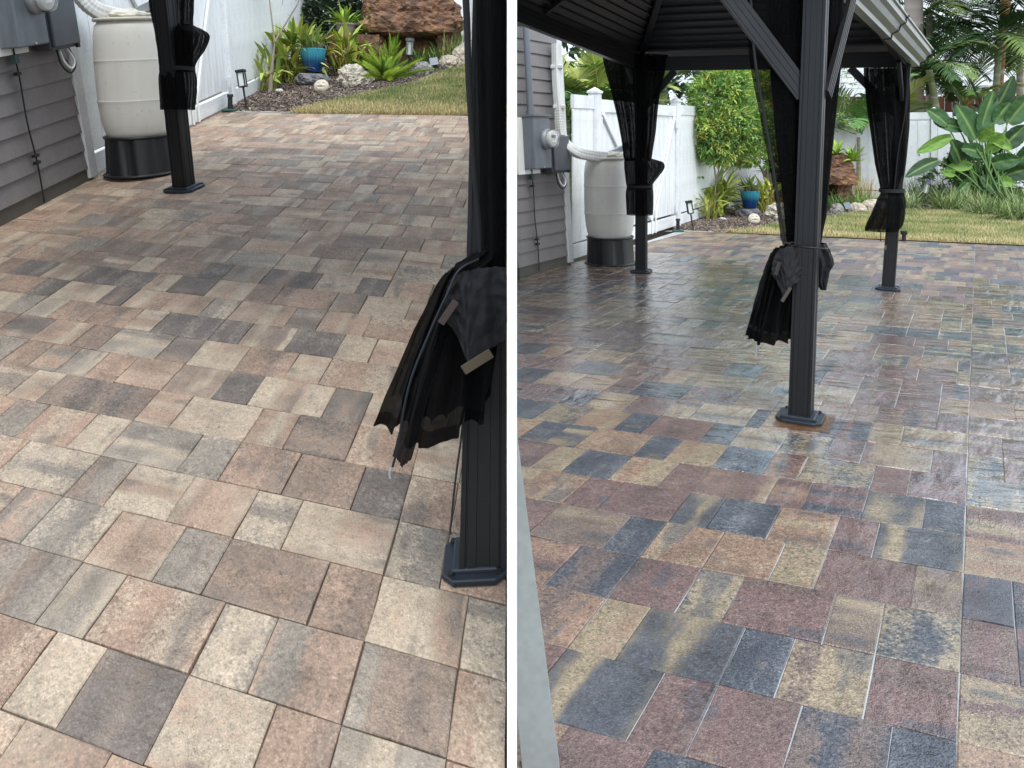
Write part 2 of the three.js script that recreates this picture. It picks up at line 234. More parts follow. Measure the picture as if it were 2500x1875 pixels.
function patio({ name, label, kind, O, A, B, rows, t0, t1, n0, n1, breakAt, gy, up, clip, seedN, tones }) {
  reseed(seedN);
  const root = new THREE.Group(); root.name = numbered(name); root.userData = { kind: 'structure', label }; scene.add(root);
  const all = [];
  for (let t = t0; t < t1; t++) {
    const R = rows[t]; let cuts = [], codes = [];
    if (R) { // extend both ways at random
      let n = R.n[0], pre = [], pc = []; n -= pick([2, 3, 4]); pre.push(n); while (n > n0) { const l = pick([2, 3, 3, 4]); n -= l; pre.push(n); }
      cuts = [...pre.reverse(), ...R.n]; codes = [...pre.slice(1).map(() => pick(tones)), ...R.c.slice(0, -1)]; let q = cuts[cuts.length - 1]; let first = R.c[R.c.length - 1];
      while (q < n1) { q += pick([2, 3, 3, 4]); cuts.push(q); codes.push(first || pick(tones)); first = null; }
    } else { let n = n0 + Math.floor(rr(0, 4)); cuts = [n]; while (n < n1) { let l = pick([2, 2, 3, 3, 3, 4, 4]); if (breakAt != null && n < breakAt && n + l > breakAt) { l = breakAt - n; if (l < 2) { cuts[cuts.length - 1] -= 0; l = breakAt - n; } } n += l; cuts.push(n); codes.push(pick(tones)); } }
    for (let k = 0; k < cuts.length - 1; k++) {
      const w = cuts[k + 1] - cuts[k]; if (w < 1) continue;
      const pt = (s, tt) => [O.x + s * A.x + tt * B.x, O.z + s * A.z + tt * B.z];
      const poly = clipPoly([pt(cuts[k], t), pt(cuts[k], t + 1), pt(cuts[k + 1], t + 1), pt(cuts[k + 1], t)], clip); if (!poly) continue;
      const c = poly.reduce((s, p) => [s[0] + p[0] / poly.length, s[1] + p[1] / poly.length], [0, 0]); const d = -c[1]; if (d < 0.9) continue;
      const u = c[0] / d; const seen = Math.abs(u) < 0.66 && d > 1.3; let ar = 0; for (let q = 0; q < poly.length; q++) { const p = poly[q], r = poly[(q + 1) % poly.length]; ar += p[0] * r[1] - r[0] * p[1]; }
      all.push({ poly, code: codes[k], size: seen ? Math.abs(ar) / d ** 3 : 0, t, d });
    }
  }
  all.sort((a, b) => b.size - a.size);
  const rest = new Map();
  all.forEach((e, k) => {
    const riven = rnd() < (e.t < 4 ? 0.35 : 0.85), damp = kind === 'wet' && e.t + 9 * fbm(e.poly[0][0] * 0.8, 2, e.poly[0][1] * 0.8, 3) + 1.6 * (e.poly[0][0] - 3.6) > 23.5 + rr(-2.5, 2.5), mat = paverMat(damp ? 'damp' : kind === 'wet' && e.t + 0.9 * (e.poly[0][0] - 1.2) + 3 * fbm(e.poly[0][0] * 0.9 + 4, 7, e.poly[0][1] * 0.9, 2) < 6 ? 'moist' : kind, e.code, riven), g = paverGeo(e.poly, gy, up, A, B, k >= 300);
    if (k < 300) part('paver', g, mat, root); else { if (!rest.has(mat)) rest.set(mat, []); rest.get(mat).push(g); }
  });
  const mats = [...rest.keys()], geos = mats.map((m) => mergeGeometries(rest.get(m)));
  if (geos.length) { const g = mergeGeometries(geos, true), m = part('far_pavers', g, mats, root); m.userData.kind = 'stuff'; }
  return root;
}
// one plane of bedding sand under the pavers, as a sheet
function sheet(poly, gy, dy, mat, name, up = UPV) {
  const s = new THREE.Shape(poly.map((p) => new THREE.Vector2(p[0], -p[1]))), g0 = new THREE.ShapeGeometry(s); g0.rotateX(-Math.PI / 2);
  const p = g0.attributes.position; for (let k = 0; k < p.count; k++) p.setY(k, gy(p.getX(k), p.getZ(k)) + dy); g0.computeVertexNormals(); return structure(name, metresUV(g0, 1), mat);
}
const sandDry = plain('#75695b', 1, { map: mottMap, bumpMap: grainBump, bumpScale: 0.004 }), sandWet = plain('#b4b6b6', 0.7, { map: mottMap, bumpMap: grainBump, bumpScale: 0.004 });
const earth = plain('#5d5446', 1, { map: mottMap, bumpMap: grainBump, bumpScale: 0.01 });
structure('ground', new THREE.PlaneGeometry(300, 300).rotateX(-Math.PI / 2).translate(0, -0.09, 0), earth);
const zero = () => 0;
const farR = (x) => [x, -12.62 + (x - 2.65) * 0.3874];   // the lawn edge of the lower patio
{ // lower, wet patio
  const clip = [[1, 0, -0.012], leftOf([0.046 + 0.02, -8.451], [0.672 + 0.02, -9.404]).map((v) => -v), leftOf([0.79, -9.709], [3.238, -14.151]).map((v) => -v), leftOf(farR(9), farR(0)).map((v) => -v)];
  for (const c of clip.slice(1)) if (c[0] * 3 + c[1] * -6 + c[2] < 0) { c[0] *= -1; c[1] *= -1; c[2] *= -1; }
  patio({ name: 'patio', label: 'dark wet patio of riven concrete pavers under the gazebo', kind: 'wet', O: V(0.9508, 0, -1.7629), A: V(0.06704, 0, 0.02597), B: V(0.147, 0, -0.2577), t0: -3, t1: 36, n0: -62, n1: 40, breakAt: 0, gy: zero, up: UPV, clip, seedN: 501, tones: ['D', 'DM', 'M', 'TO', 'T', 'B', 'TD', 'OT', 'M', 'O', 'TM', 'DT', 'BO'],
    rows: rowsOf(`-1: -12O -9M D
0: -14OM -10TD -8M -5M -2DB 0D TO
1: -14BO -12T -8TD -6D -3BT 0M MT
2: -17MO -14DB -11M -9DT -5M -3TB 0DT MB
3: -20M -16TB -14D -11O -8O -6T -2M 0TB MD
4: -23T -20O -18M -14M -12TD -9D -6TO -4M 0TD TO
5: -24M -22T -19D -16OT -14M -10TM -8OM -5DM -2TD 0D TM
6: -25D -23TD -19O -17D -14T -11D -9MO -5DT -3M 0M DT
7: -28D -25DT -22TO -20D -16M -14D -11T -8DT -6M -2MT 0M DT
8: -32M -28DM -26D -23T -20M -18T -14T -13D -9O -6MD -4T 0T TM`) });
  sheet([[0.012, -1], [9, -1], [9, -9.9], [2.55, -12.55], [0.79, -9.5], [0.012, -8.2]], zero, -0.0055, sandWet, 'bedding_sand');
}
{ // upper, dry patio
  const clip = [[-1, 0, -0.013], [1, 0, 3.31]];
  patio({ name: 'patio', label: 'dry patio of tan, pink and grey riven concrete pavers', kind: 'dry', O: V(-0.3513, 0.2775, -1.4374), A: V(0.07204, -0.00159, 0.02787), B: V(0.0107, 0.0419, -0.199), t0: -3, t1: 33, n0: -52, n1: 10, gy: gyL, up: upL, clip, seedN: 77, tones: ['T', 'TO', 'O', 'TG', 'T', 'TO', 'G', 'OT', 'TB', 'GT', 'O', 'B', 'BO', 'GB'],
    rows: rowsOf(`-1: -9O -6TO O
0: -10O -8T -5BD -2T 0BO 3TG O
1: -11BG -9TG -5O -3GT 0GO 3GB O
2: -16O -14GO -11G -8TO -6BG -2B 0BO 3T GT
3: -18O -14GT -12BG -9T -6TO -4GT 0T 2G O
4: -19BG -16O -14T -10TG -8G -5BO -2B 0D 2O O
5: -22BT -20T -14DB -12TO -8T -6TO -3DB 0O 2T O
6: -25G -23BO -21GO -19TG -17O -14TO -11TB -9D -5T -3BD T
7: -25BD -22TO -20B -16TG -14BD -11T -8BO -6T O
8: -28TG -26TG -23B -20BO -18T -14D -12D -9TB -6D -4T TO
9: -30BO -28D -24T -22BD -19TO -16TO -14G -10TO -8GB -5TO O
10: -34B -31D -28TB -22D -20T -17BD -14TO -12B -8BO -6GB -3T TO
11: -33O -31TB -28B -25TB -23T -19B -17D -14BG -10BD -7T -5D -2O T`) });
  sheet([[-3.4, -0.8], [-0.013, -0.8], [-0.013, -8.06], [-3.4, -9.37]], gyL, -0.011, sandDry, 'bedding_sand');
  sheet([[-9, -0.5], [-0.012, -0.5], [-0.012, -20], [-9, -20]], gyL, -0.05, earth, 'sloping_ground');
}
// white divider put in for the blank gap between the two views
{
  const t = thing('gap_divider', 'thin white divider standing in for the gap between the two views, seen end on', 'fence');
  const slope = (z0, z1, w) => { const s = new THREE.Shape([[z0, 0], [z1, 0], [z1, 1.75 + SLD * z1], [z0, 1.75 + SLD * z0]].map((p) => new THREE.Vector2(...p))), g = new THREE.ExtrudeGeometry(s, { depth: w, bevelEnabled: false }); g.rotateY(Math.PI / 2); g.translate(-w / 2, -0.04, 0); return metresUV(g); };
  part('panel_core', slope(1.51, 15.99, 0.011), M.vinyl, t);
  for (let z = 1.5; z < 15.9; z += 0.2) part('plank', slope(z, z + 0.197, 0.018), M.vinyl, t);
}
// ---------------------------------------------------------------- houses with lap siding
function house(label, origin, X, Y, len, hgt) {
  const t = frameOf(thing('siding_house', label, 'house'), origin, X, Y);
  const e = 0.142, s = new THREE.Shape([[0, 0], [0.026, 0], [0.028, 0.006], [0.010, e + 0.02], [0, e + 0.02]].map((p) => new THREE.Vector2(...p)));
  const g = new THREE.ExtrudeGeometry(s, { depth: len, bevelEnabled: false }); g.rotateY(-Math.PI / 2); g.translate(0, 0, 0);   // profile x -> z out, extrusion -> -x
  const gg = metresUV(g, 1);
  for (let k = 0; k * e < hgt; k++) { const m = part('siding_board', gg, M.siding, t); m.position.set(-0.1, 0.10 + k * e, 0); }
  part('foundation', metresUV(box(len + 0.05, 0.12, 0.2, -len / 2 - 0.05, 0.05, -0.085)), M.concrete, t);
  part('corner_trim', metresUV(box(0.115, hgt, 0.045, -0.045, hgt / 2 + 0.02, 0.016, 0.006)), M.trim, t);
  part('corner_trim', metresUV(box(0.04, hgt, 0.1, 0.032, hgt / 2 + 0.02, -0.04, 0.006)), M.trim, t);
  part('wall_core', metresUV(box(len, hgt, 0.16, -len / 2 - 0.1, hgt / 2 + 0.1, -0.083)), M.siding, t);
  return t;
}
function meterKit(origin, X, Y, which) {
  const on = ' on ' + which + ' house wall';
  const b = frameOf(thing('meter_box', 'grey electric meter box with round glass meter' + on, 'meter box'), origin, X, Y);
  part('backing_board', box(0.42, 0.60, 0.03, -0.86, 1.36, 0.045, 0.004), M.white, b);
  part('body', box(0.34, 0.56, 0.14, -0.80, 1.39, 0.13, 0.012), M.boxGrey, b);
  part('cover_lip', box(0.36, 0.02, 0.16, -0.80, 1.675, 0.135), M.boxGrey, b);
  const mz = 0.2;
  const rg = lathe([[0.105, 0], [0.11, 0.01], [0.11, 0.04], [0.1, 0.045], [0.1, 0.07]], 36).rotateX(Math.PI / 2).translate(-0.74, 1.42, mz); part('meter_ring', rg, M.galv, b);
  part('meter_body', lathe([[0, 0.1], [0.078, 0.1], [0.088, 0.09], [0.09, 0.03]], 32).rotateX(Math.PI / 2).translate(-0.74, 1.42, mz), M.screenGrey, b);
  part('meter_glass', lathe([[0, 0.135], [0.06, 0.133], [0.092, 0.12], [0.098, 0.1], [0.098, 0.05]], 32).rotateX(Math.PI / 2).translate(-0.74, 1.42, mz), M.glass, b);
  part('meter_display', box(0.085, 0.03, 0.004, -0.74, 1.445, mz + 0.104), M.boxDark, b);
  part('meter_label', box(0.07, 0.024, 0.003, -0.74, 1.395, mz + 0.103), M.white, b);
  part('screw', cyl(0.008, 0.008, 0.008, 0, 0, 0, 8).rotateX(Math.PI / 2).translate(-0.80, 1.125, 0.2), M.galv, b);
  const c = frameOf(thing('utility_box', 'dark grey cable utility box beside the meter' + on, 'utility box'), origin, X, Y);
  part('body', box(0.36, 0.42, 0.13, -0.40, 1.26, 0.11, 0.02), M.boxDark, c);
  part('lid', box(0.345, 0.385, 0.03, -0.40, 1.265, 0.185, 0.012), M.boxDark, c);
  part('latch', box(0.03, 0.03, 0.02, -0.26, 1.06, 0.19), M.black, c);
  part('cable_loop', tube([[-0.36, 1.05, 0.1], [-0.38, 0.95, 0.14], [-0.32, 0.90, 0.15], [-0.25, 0.95, 0.14], [-0.26, 1.05, 0.1]], 0.008, 24, 6), M.white, c);
  part('cable_loop', tube([[-0.39, 1.05, 0.1], [-0.42, 0.93, 0.14], [-0.34, 0.87, 0.15], [-0.24, 0.93, 0.14], [-0.23, 1.05, 0.1]], 0.007, 24, 6), M.wire, c);
  const p = frameOf(thing('conduit', 'grey conduit pipe rising from the meter box' + on, 'pipe'), origin, X, Y);
  part('pipe', cyl(0.036, 0.036, 1.6, -0.86, 1.68, 0.105, 18), M.conduit, p); part('collar', cyl(0.044, 0.044, 0.06, -0.86, 1.68, 0.105, 18), M.conduit, p);
  const w = frameOf(thing('ground_wire', 'thin black ground wire hanging below the meter' + on, 'wire'), origin, X, Y);
  part('wire', tube([[-0.84, 1.12, 0.07], [-0.82, 1.0, 0.06], [-0.80, 0.88, 0.052], [-0.80, 0.6, 0.05], [-0.76, 0.3, 0.045], [-0.76, 0.02, 0.045]], 0.006, 40, 6), M.wire, w);
  for (const [y, x] of [[0.93, -0.81], [0.36, -0.775], [0.31, -0.77]]) part('clamp', box(0.05, 0.022, 0.03, x, y, 0.05, 0.004), M.black, w);
  part('clamp', box(0.05, 0.06, 0.04, -0.83, 1.03, 0.06, 0.006), plain('#33504c', 0.6), w);
}
const HR = { o: V(0.672, 0, -9.404), X: V(0.55, 0, -0.836), Y: V(-0.075, 1, 0.0).normalize() };
const HL = { o: V(-3.297, gyL(-3.297, -6.45), -6.45), X: V(0.0, SLD, -1).normalize(), Y: upL.clone() };
house('grey lap sided house wall beside the wet patio', HR.o, HR.X, HR.Y, 1.02, 3.3);
house('grey lap sided house wall beside the dry patio', HL.o, HL.X, HL.Y, 3.2, 2.6);
meterKit(HR.o, HR.X, HR.Y, 'the wet patio'); meterKit(HL.o, HL.X, HL.Y, 'the dry patio');

// ---------------------------------------------------------------- fluted downspouts that bend out over the barrels
function sweep(pts, prof, n, up0, close = true) {   // profile [a,b] across side and up, along a curve
  const cv = new THREE.CatmullRomCurve3(pts.map((p) => V(...p)), false, 'centripetal'), P = [], U = [], I = [], m = prof(0).length; let L = 0, last = null;
  for (let k = 0; k <= n; k++) { const t = k / n, p = cv.getPointAt(t), d = cv.getTangentAt(t), s = d.clone().cross(up0).normalize(), u = s.clone().cross(d); if (last) L += p.distanceTo(last); last = p;
    prof(t, L).forEach(([a, b], q) => { const v = p.clone().addScaledVector(s, a).addScaledVector(u, b); P.push(v.x, v.y, v.z); U.push(q / m, L); }); }
  for (let k = 0; k < n; k++) for (let q = 0; q < (close ? m : m - 1); q++) { const a = k * m + q, b = k * m + (q + 1) % m; I.push(a, a + m, b + m, a, b + m, b); }
  const g = new THREE.BufferGeometry(); g.setAttribute('position', new THREE.Float32BufferAttribute(P, 3)); g.setAttribute('uv', new THREE.Float32BufferAttribute(U, 2)); g.setIndex(I); g.computeVertexNormals(); return g;
}
function flute(w, h, amp, ribs) { return (t, L) => { const o = [], N = 44; const r = ribs(t, L); for (let q = 0; q < N; q++) { const a = q / N * Math.PI * 2, c = Math.cos(a), s = Math.sin(a), e = 1 / Math.pow(Math.pow(Math.abs(c), 5) + Math.pow(Math.abs(s), 5), 0.2); const k = 1 + amp * (q % 4 < 2 ? 1 : -1) + r; o.push([c * e * w / 2 * k, s * e * h / 2 * k]); } return o; }; }
function downspout(label, pts, band) {
  const t = thing('downspout', label, 'downspout');
  part('pipe', sweep(pts, flute(0.115, 0.085, 0.03, (q, L) => (q > 0.45 ? 0.035 * Math.sin(L * 210) : 0)), 220, V(0.8, 0.02, 0.6)), M.downspout, t);
  for (const [x, y, z] of band) part('strap', box(0.14, 0.045, 0.11, x, y, z, 0.01), M.downspout, t);
}
downspout('white fluted downspout bending onto the barrel by the wet patio', [[0.50, 2.5, -9.24], [0.505, 2.1, -9.22], [0.53, 1.75, -9.18], [0.545, 1.52, -9.17], [0.60, 1.37, -9.16], [0.72, 1.285, -9.17], [0.88, 1.245, -9.2], [1.06, 1.225, -9.27]], [[0.527, 1.79, -9.185], [0.5, 2.24, -9.225]]);
{ const b = (x, h, z) => [x, gyL(x, z) + h, z]; downspout('white fluted downspout bending onto the barrel by the dry patio', [b(-3.36, 2.3, -6.05), b(-3.33, 1.8, -6.1), b(-3.27, 1.5, -6.15), b(-3.18, 1.34, -6.22), b(-3.05, 1.27, -6.32), b(-2.92, 1.245, -6.42), b(-2.80, 1.235, -6.5)], [b(-3.34, 1.95, -6.08)]); }

// ---------------------------------------------------------------- rain barrels on black stands
function barrel(which, x, y, z, up, turn) {
  const place = (o) => { o.position.set(x, y, z); o.quaternion.setFromUnitVectors(UPV, up); return o; };
  const s = place(thing('barrel_stand', 'black plastic stand under the rain barrel on the ' + which + ' patio', 'stand'));
  { const g = lathe([[0.29, 0], [0.30, 0.008], [0.29, 0.018], [0.272, 0.02], [0.262, 0.30], [0.25, 0.31], [0.2, 0.31], [0.2, 0.27], [0, 0.27]], 60), p = g.attributes.position;
    for (let k = 0; k < p.count; k++) { const py = p.getY(k), r = Math.hypot(p.getX(k), p.getZ(k)); if (py > 0.019 && r > 0.245) { const a = Math.atan2(p.getZ(k), p.getX(k)) + turn, f = Math.cos(a * 7) > 0.55 ? 0.93 : 1; p.setX(k, p.getX(k) * f); p.setZ(k, p.getZ(k) * f); } }
    g.computeVertexNormals(); part('shell', g, M.blackPl, s); part('rim', new THREE.TorusGeometry(0.262, 0.012, 8, 48).rotateX(Math.PI / 2).translate(0, 0.302, 0), M.blackPl, s); }
  const b = place(thing('rain_barrel', 'white plastic rain barrel on black stand, ' + which + ' patio', 'barrel'));
  part('shell', lathe([[0, 0.29], [0.20, 0.29], [0.232, 0.30], [0.252, 0.34], [0.272, 0.42], [0.282, 0.52], [0.286, 0.575], [0.290, 0.583], [0.290, 0.593], [0.286, 0.60], [0.288, 0.70], [0.288, 0.84], [0.286, 0.885], [0.290, 0.893], [0.290, 0.903], [0.286, 0.91], [0.284, 1.0], [0.276, 1.1], [0.262, 1.165], [0.244, 1.19], [0.240, 1.195], [0.242, 1.2]], 64), M.barrel, b);
  part('rim', lathe([[0.236, 1.195], [0.262, 1.195], [0.272, 1.20], [0.274, 1.212], [0.268, 1.222], [0.25, 1.222], [0.246, 1.21], [0, 1.205]], 64), plain('#c9c4b5', 0.55, { map: mottMap }), b);
  // what lies on the lid
  const r = place(thing('crumpled_rag', 'crumpled pale rag on the barrel lid of the ' + which + ' patio', 'rag'));
  { const g = new THREE.SphereGeometry(1, 34, 22), p = g.attributes.position; for (let k = 0; k < p.count; k++) { const v = V(p.getX(k), p.getY(k), p.getZ(k)), f = 1 + 0.75 * fbm(v.x * 2.1 + turn, v.y * 2.1, v.z * 2.1, 4); p.setXYZ(k, v.x * 0.15 * f, Math.max(-0.02, v.y * 0.05 * f) + 0.235 + 1.0, v.z * 0.10 * f + 0.06); } g.computeVertexNormals(); part('cloth', g, plain('#c6c2b6', 0.95), r); r.children[0].position.set(0.03, -0.005, 0.05); }
  const c = place(thing('spout_piece', 'loose grey downspout piece lying on the barrel of the ' + which + ' patio', 'pipe'));
  part('chute', box(0.24, 0.07, 0.13, 0, 0, 0, 0.012).rotateZ(0.42).translate(0.13, 1.30, -0.06), M.galv, c); part('mouth', box(0.05, 0.09, 0.15, 0, 0, 0, 0.012).rotateZ(0.42).translate(0.225, 1.342, -0.06), plain('#8d8689', 0.6), c);
}
barrel('wet', 1.134, 0, -9.44, V(-0.02, 1, 0).normalize(), 0.4);
barrel('dry', -2.93, gyL(-2.93, -6.53), -6.53, V(-0.035, 1, 0.12).normalize(), 1.1);

// ---------------------------------------------------------------- white vinyl fences: posts with caps, rails, tongue and groove planks
function fence(name, label, origin, X, Y, spans, posts, H, plankW, group) {
  const t = frameOf(thing(name, label, 'fence', [0, 0, 0], 0, group), origin, X, Y);
  for (const [a, b] of spans) {
    part('rail', metresUV(box(b - a, 0.16, 0.05, (a + b) / 2, H - 0.08, 0, 0.004)), M.vinyl, t); part('rail', metresUV(box(b - a, 0.16, 0.05, (a + b) / 2, 0.10, 0, 0.004)), M.vinyl, t);
    const n = Math.max(1, Math.round((b - a) / plankW)), w = (b - a) / n, g = metresUV(box(w - 0.006, H - 0.36, 0.024, 0, H / 2 + 0.025, 0, 0.004));
    for (let k = 0; k < n; k++) part('plank', g, M.vinyl, t).position.x = a + (k + 0.5) * w;
    part('plank_tongue', box(b - a - 0.01, H - 0.36, 0.008, (a + b) / 2, H / 2 + 0.025, -0.004), M.vinyl, t);
  }
  for (const a of posts) { const p = part('fence_post', metresUV(box(0.13, H + 0.04, 0.13, a, (H + 0.04) / 2, 0, 0.006)), M.vinyl, t); part('post_cap', merge([box(0.155, 0.03, 0.155, a, H + 0.055, 0, 0.004), new THREE.ConeGeometry(0.1, 0.05, 4).rotateY(Math.PI / 4).translate(a, H + 0.095, 0)]), M.vinyl, p); }
  return t;
}
function gate(label, origin, X, Y, a, b, H, braceUp) {
  const t = frameOf(thing('fence_gate', label, 'gate'), origin, X, Y), w = b - a, n = Math.round(w / 0.2);
  part('rail', box(w, 0.16, 0.055, (a + b) / 2, H - 0.09, 0.004, 0.004), M.vinyl, t); part('rail', box(w, 0.16, 0.055, (a + b) / 2, 0.105, 0.004, 0.004), M.vinyl, t);
  const g = box(w / n - 0.005, H - 0.38, 0.024, 0, H / 2 + 0.03, 0, 0.004); for (let k = 0; k < n; k++) part('plank', g, M.vinyl, t).position.x = a + (k + 0.5) * w / n;
  part('plank_tongue', box(w - 0.01, H - 0.38, 0.008, (a + b) / 2, H / 2 + 0.03, -0.004), M.vinyl, t);
  const dx = w - 0.16, dy = H - 0.42, L = Math.hypot(dx, dy); part('brace', box(L, 0.055, 0.03, 0, 0, 0, 0.004).rotateZ(Math.atan2(dy, dx) * (braceUp ? 1 : -1)).translate((a + b) / 2, H / 2 + 0.03, 0.032), M.vinyl, t);
  for (const y of [0.3, H - 0.3]) part('hinge', box(0.03, 0.13, 0.03, braceUp ? b - 0.01 : a + 0.01, y, 0.045, 0.004), M.vinyl, t);
  part('drop_rod', cyl(0.012, 0.012, 0.35, braceUp ? a + 0.06 : b - 0.06, 0.02, 0.045, 8), M.white, t);
}
const FR0 = { o: V(0.757, 0, -9.709), X: V(0.483, 0, -0.876), Y: UPV };
fence('vinyl_fence', 'white vinyl side fence beyond the wet patio, behind barrel and tree', FR0.o, FR0.X, FR0.Y, [[-0.1, 0.5], [3.92, 7.3], [7.43, 11]], [0.57, 3.85, 7.36, 11.06], 1.95, 0.2);
gate('white vinyl gate leaf right behind the barrel, wet patio', FR0.o, FR0.X, FR0.Y, 0.66, 2.66, 1.93, false);
gate('white vinyl gate leaf with rising diagonal brace, wet patio', FR0.o, FR0.X, FR0.Y, 2.69, 3.76, 1.93, true);
const BK = V(0.757 + 0.483 * 11.06, 0, -9.709 - 0.876 * 11.06);
fence('vinyl_fence', 'white vinyl back fence behind the broad-leaved plants', BK, V(0.928, 0, 0.372), UPV, [[0.1, 3.4], [3.55, 6.8], [6.95, 10.2]], [3.475, 6.875, 10.27], 1.95, 0.25);
const FL0 = { o: V(-3.33, gyL(-3.33, -6.62), -6.62), X: V(0, SLD, -1).normalize(), Y: V(-0.02, 1, 0.1).normalize() };
fence('vinyl_fence', 'white vinyl side fence beyond the dry patio', FL0.o, FL0.X, FL0.Y, [[-0.12, 0.3], [3.22, 8]], [0.36, 3.14], 1.95, 0.2);
gate('white vinyl gate leaf behind the barrel, dry patio', FL0.o, FL0.X, FL0.Y, 0.44, 1.95, 1.93, false);
gate('white vinyl gate leaf with rising diagonal brace, dry patio', FL0.o, FL0.X, FL0.Y, 1.98, 3.05, 1.93, true);
// ---------------------------------------------------------------- gazebos
function postGeo(w, h, x0, z0, x1, z1, turn, y0 = 0) {   // ribbed square post from foot (x0,z0) to head (x1,z1)
  const o = [], q = w / 2, add = (x, z) => o.push([x, z]);
  const side = (fx) => { for (const [t, d] of [[-1, 0], [-0.78, 0], [-0.76, -0.004], [-0.70, -0.004], [-0.68, 0], [-0.3, 0], [-0.28, -0.003], [0.28, -0.003], [0.3, 0], [0.68, 0], [0.70, -0.004], [0.76, -0.004], [0.78, 0]]) fx(t * q, d); };
  side((t, d) => add(t, -q - d)); side((t, d) => add(q + d, t)); side((t, d) => add(-t, q + d)); side((t, d) => add(-q - d, -t));
  const P = [], I = [], m = o.length, c = Math.cos(turn), s = Math.sin(turn), N = 6;
  const mb = new MB();
  for (let k = 0; k < m; k++) { const a = o[k], b = o[(k + 1) % m]; const put = (e, t) => { const X = e[0] * c + e[1] * s, Z = -e[0] * s + e[1] * c; return mb.v(x0 + (x1 - x0) * t + X, y0 + h * t, z0 + (z1 - z0) * t + Z, [1, 1, 1], k / m, h * t); }; const A = put(a, 0), B = put(b, 0), C = put(b, 1), D = put(a, 1); mb.q(A, D, C, B); }
  const g = mb.geo(); g.deleteAttribute('color'); return g;
}
function basePlate(parent, x, y, z, up, turn, s = 1) {
  const sh = new THREE.Shape(), a = 0.105 * s, r = 0.035 * s; sh.moveTo(-a + r, -a); sh.lineTo(a - r, -a); sh.lineTo(a, -a + r); sh.lineTo(a, a - r); sh.lineTo(a - r, a); sh.lineTo(-a + r, a); sh.lineTo(-a, a - r); sh.lineTo(-a, -a + r);
  const g = new THREE.ExtrudeGeometry(sh, { depth: 0.006, bevelEnabled: true, bevelSize: 0.004, bevelThickness: 0.006, bevelSegments: 3 }); g.rotateX(-Math.PI / 2); g.translate(0, 0.008, 0);
  const p = part('base_plate', g, M.plate, parent); p.position.set(x, y, z); p.quaternion.setFromUnitVectors(UPV, up).multiply(new THREE.Quaternion().setFromAxisAngle(UPV, turn));
  const ring = new THREE.ExtrudeGeometry(new THREE.Shape([[-0.07, -0.07], [0.07, -0.07], [0.07, 0.07], [-0.07, 0.07]].map((q) => new THREE.Vector2(q[0] * s, q[1] * s))), { depth: 0.01, bevelEnabled: true, bevelSize: 0.006, bevelThickness: 0.008, bevelSegments: 3 }); ring.rotateX(-Math.PI / 2); ring.translate(0, 0.014, 0); part('collar', ring, M.plate, p);
  for (const [sx, sz] of [[-1, -1], [1, -1], [1, 1], [-1, 1]]) part('bolt', cyl(0.009, 0.008, 0.012, sx * a * 0.76, 0.016, sz * a * 0.76, 8), M.black, p);
}
function slab(poly3, th) {   // polygon of points -> thin plate, thickness downwards
  const mb = new MB(), n = poly3.length, T = poly3.map((p) => mb.v(p.x, p.y, p.z)), Bt = poly3.map((p) => mb.v(p.x, p.y - th, p.z));
  for (let k = 1; k < n - 1; k++) { mb.t(T[0], T[k], T[k + 1]); mb.t(Bt[0], Bt[k + 1], Bt[k]); } for (let k = 0; k < n; k++) mb.q(T[k], Bt[k], Bt[(k + 1) % n], T[(k + 1) % n]);
  const g = mb.geo().toNonIndexed(); g.deleteAttribute('color'); g.computeVertexNormals(); return g;
}
function clip3(poly, nx, c) { const out = []; for (let k = 0; k < poly.length; k++) { const p = poly[k], q = poly[(k + 1) % poly.length], a = nx * p.x + c, b = nx * q.x + c; if (a >= 0) out.push(p); if ((a >= 0) !== (b >= 0)) out.push(p.clone().lerp(q, a / (a - b))); } return out.length < 3 ? null : out; }
function bar(a, b, w, h, up = UPV) { const d = b.clone().sub(a), L = d.length(); const g = box(L, h, w, 0, 0, 0, Math.min(w, h) * 0.08); const o = new THREE.Object3D(); frameOf(o, a.clone().add(b).multiplyScalar(0.5), d, up); g.applyMatrix4(o.matrix); return g; }
function ribbedBar(a, b, w, h, up = UPV) { const g = [bar(a, b, w, h, up)], d = b.clone().sub(a).normalize(), s = d.clone().cross(up).normalize(); for (const k of [-0.3, 0, 0.3]) { const u = s.clone().cross(d); for (const e of [-1, 1]) g.push(bar(a.clone().addScaledVector(s, e * w / 2).addScaledVector(u, k * h), b.clone().addScaledVector(s, e * w / 2).addScaledVector(u, k * h), 0.006, h * 0.1, up)); } return merge(g); }
